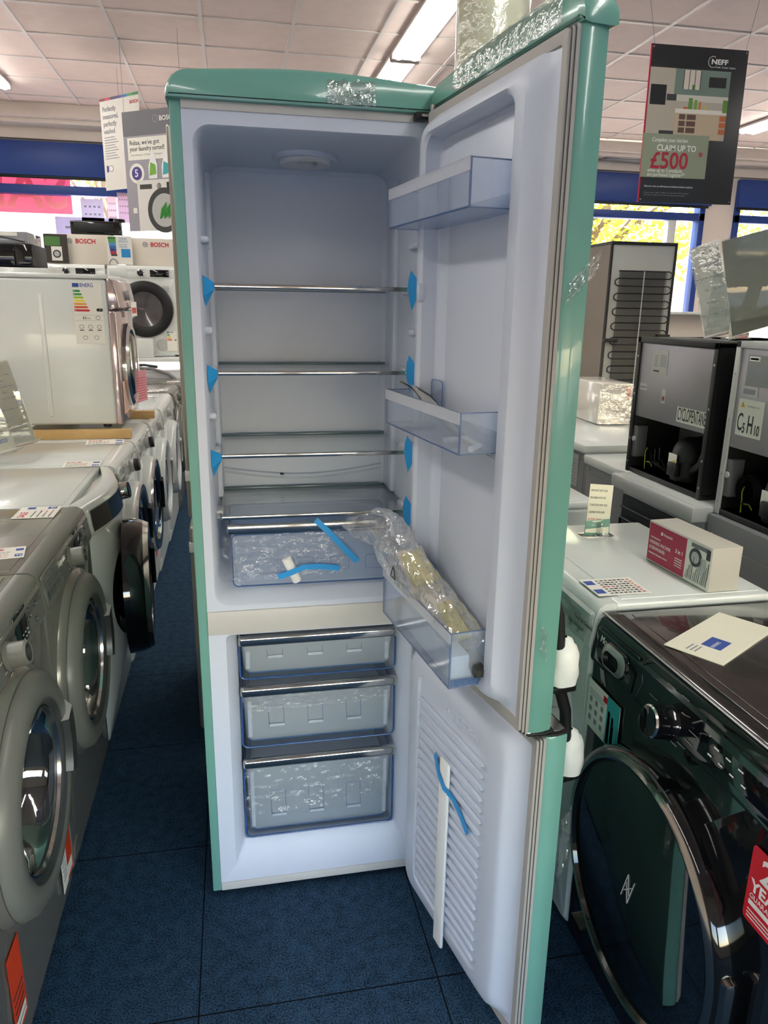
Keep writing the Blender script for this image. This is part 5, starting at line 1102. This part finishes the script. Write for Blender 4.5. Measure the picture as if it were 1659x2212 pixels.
b=MB(); b.tube([(.05,-.002,.06),(.25,-.003,.05),(.35,-.003,.03),(.44,-.003,.012)],.004,dkgrey3,6); b.box(.28,.40,-.002,0,.045,.065,paper); b.build('front_panel',t)
# posters hanging inside the windows
def back(name,c):
    if name in MATS: return MATS[name]
    M=bpy.data.materials.new(name); M.use_nodes=True; MATS[name]=M; n=M.node_tree; p=n.nodes['Principled BSDF']; p.inputs['Base Color'].default_value=lin(c); p.inputs['Roughness'].default_value=.7
    tl=n.nodes.new('ShaderNodeBsdfTranslucent'); tl.inputs[0].default_value=lin(c); mx=n.nodes.new('ShaderNodeMixShader'); mx.inputs[0].default_value=.6; n.links.new(p.outputs[0],mx.inputs[1]); n.links.new(tl.outputs[0],mx.inputs[2]); n.links.new(mx.outputs[0],n.nodes['Material Output'].inputs[0]); return M
pk=back('pink banner','#E58A9C'); pkl=back('pale pink letters','#F6D6D4'); wp=back('white window paper','#EDE9F0'); lv=back('lavender letters','#8E6F9C')
MI=lambda x,y,z:Matrix(((-1,0,0,x),(0,0,1,y),(0,1,0,z),(0,0,0,1)))   # mirrored lettering seen from inside
t=thing('window_banner','pink SALE banner in the left window, seen from behind','banner',(-3.0,7.115,2.33))
b=MB(); b.box(0,1.53,0,.002,0,.48,pk); b.build('banner_sheet',t)
b=MB(); b.text('SALE',.50,pkl,MI(1.50,-.003,.06),.0008,sx=1.05,bold=.01); b.build('lettering',t)
t=thing('window_poster','white window poster with lavender letters, seen from behind, below the pink banner','poster',(-3.0,7.115,1.55))
b=MB(); b.box(0,1.30,0,.002,0,.775,wp); b.build('sheet',t)
b=MB(); b.M=T(.80,-.002,.05)@Matrix.Rotation(PI/2,4,'X')@Matrix.Rotation(PI/2,4,'Z'); b.text('IST',.36,lv,Matrix(((1,0,0,0),(0,-1,0,0),(0,0,1,0),(0,0,0,1))),.0006,bold=.004); b.build('lettering',t)
for lab,x,z,w_,h_,c_ in (('large pale lilac sheet in the left window below the pink banner',-1.62,1.85,.62,.44,'#C3BDD0'),('small paper notice in the left window, above the black oven',-1.36,2.14,.22,.33,'#CBC3D2'),('pinkish paper notice in the left window beside the white hanging poster',-1.10,2.20,.09,.30,'#E6CFD6'),('narrow lilac paper notice in the left window, nearest the grey poster',-1.00,2.25,.12,.29,'#D2BCCB')):
    t=thing('window_notice',lab,'notice',(x,6.955,z)); b=MB(); b.box(0,w_,0,.0015,0,h_,back('sheet '+c_,c_)); b.build('sheet',t)
    b=MB()
    for r_ in range(3):
        for k in range(4): b.box(w_*(.15+.2*k),w_*(.25+.2*k),-.001,-.0003,h_*(.75-.22*r_),h_*(.80-.22*r_),inkg)
    b.build('printed_marks',t)
t=thing('wall_notice','white printed notice on the pillar between the right windows','notice',(5.80,6.985,1.32)); b=MB(); b.box(0,.27,0,.003,0,.82,paper); 
b.build('sheet',t); b=MB()
for k in range(4): b.box(.04,.20-.03*(k%2),-.001,0,.15+k*.17,.17+k*.17,inkg)
b.build('printed_marks',t)
# coffee-table height counter by the right window, white topped
t=thing('window_counter','white topped counter edge below the right window, beside the tall fridge','counter',(4.6,5.9,0)); b=MB(); b.box(0,1.25,0,.5,1.42,1.45,white_en,.006); b.build('worktop',t); b=MB(); b.box(.1,1.2,.2,.46,0,1.42,wallm,.003); b.build('panel',t)
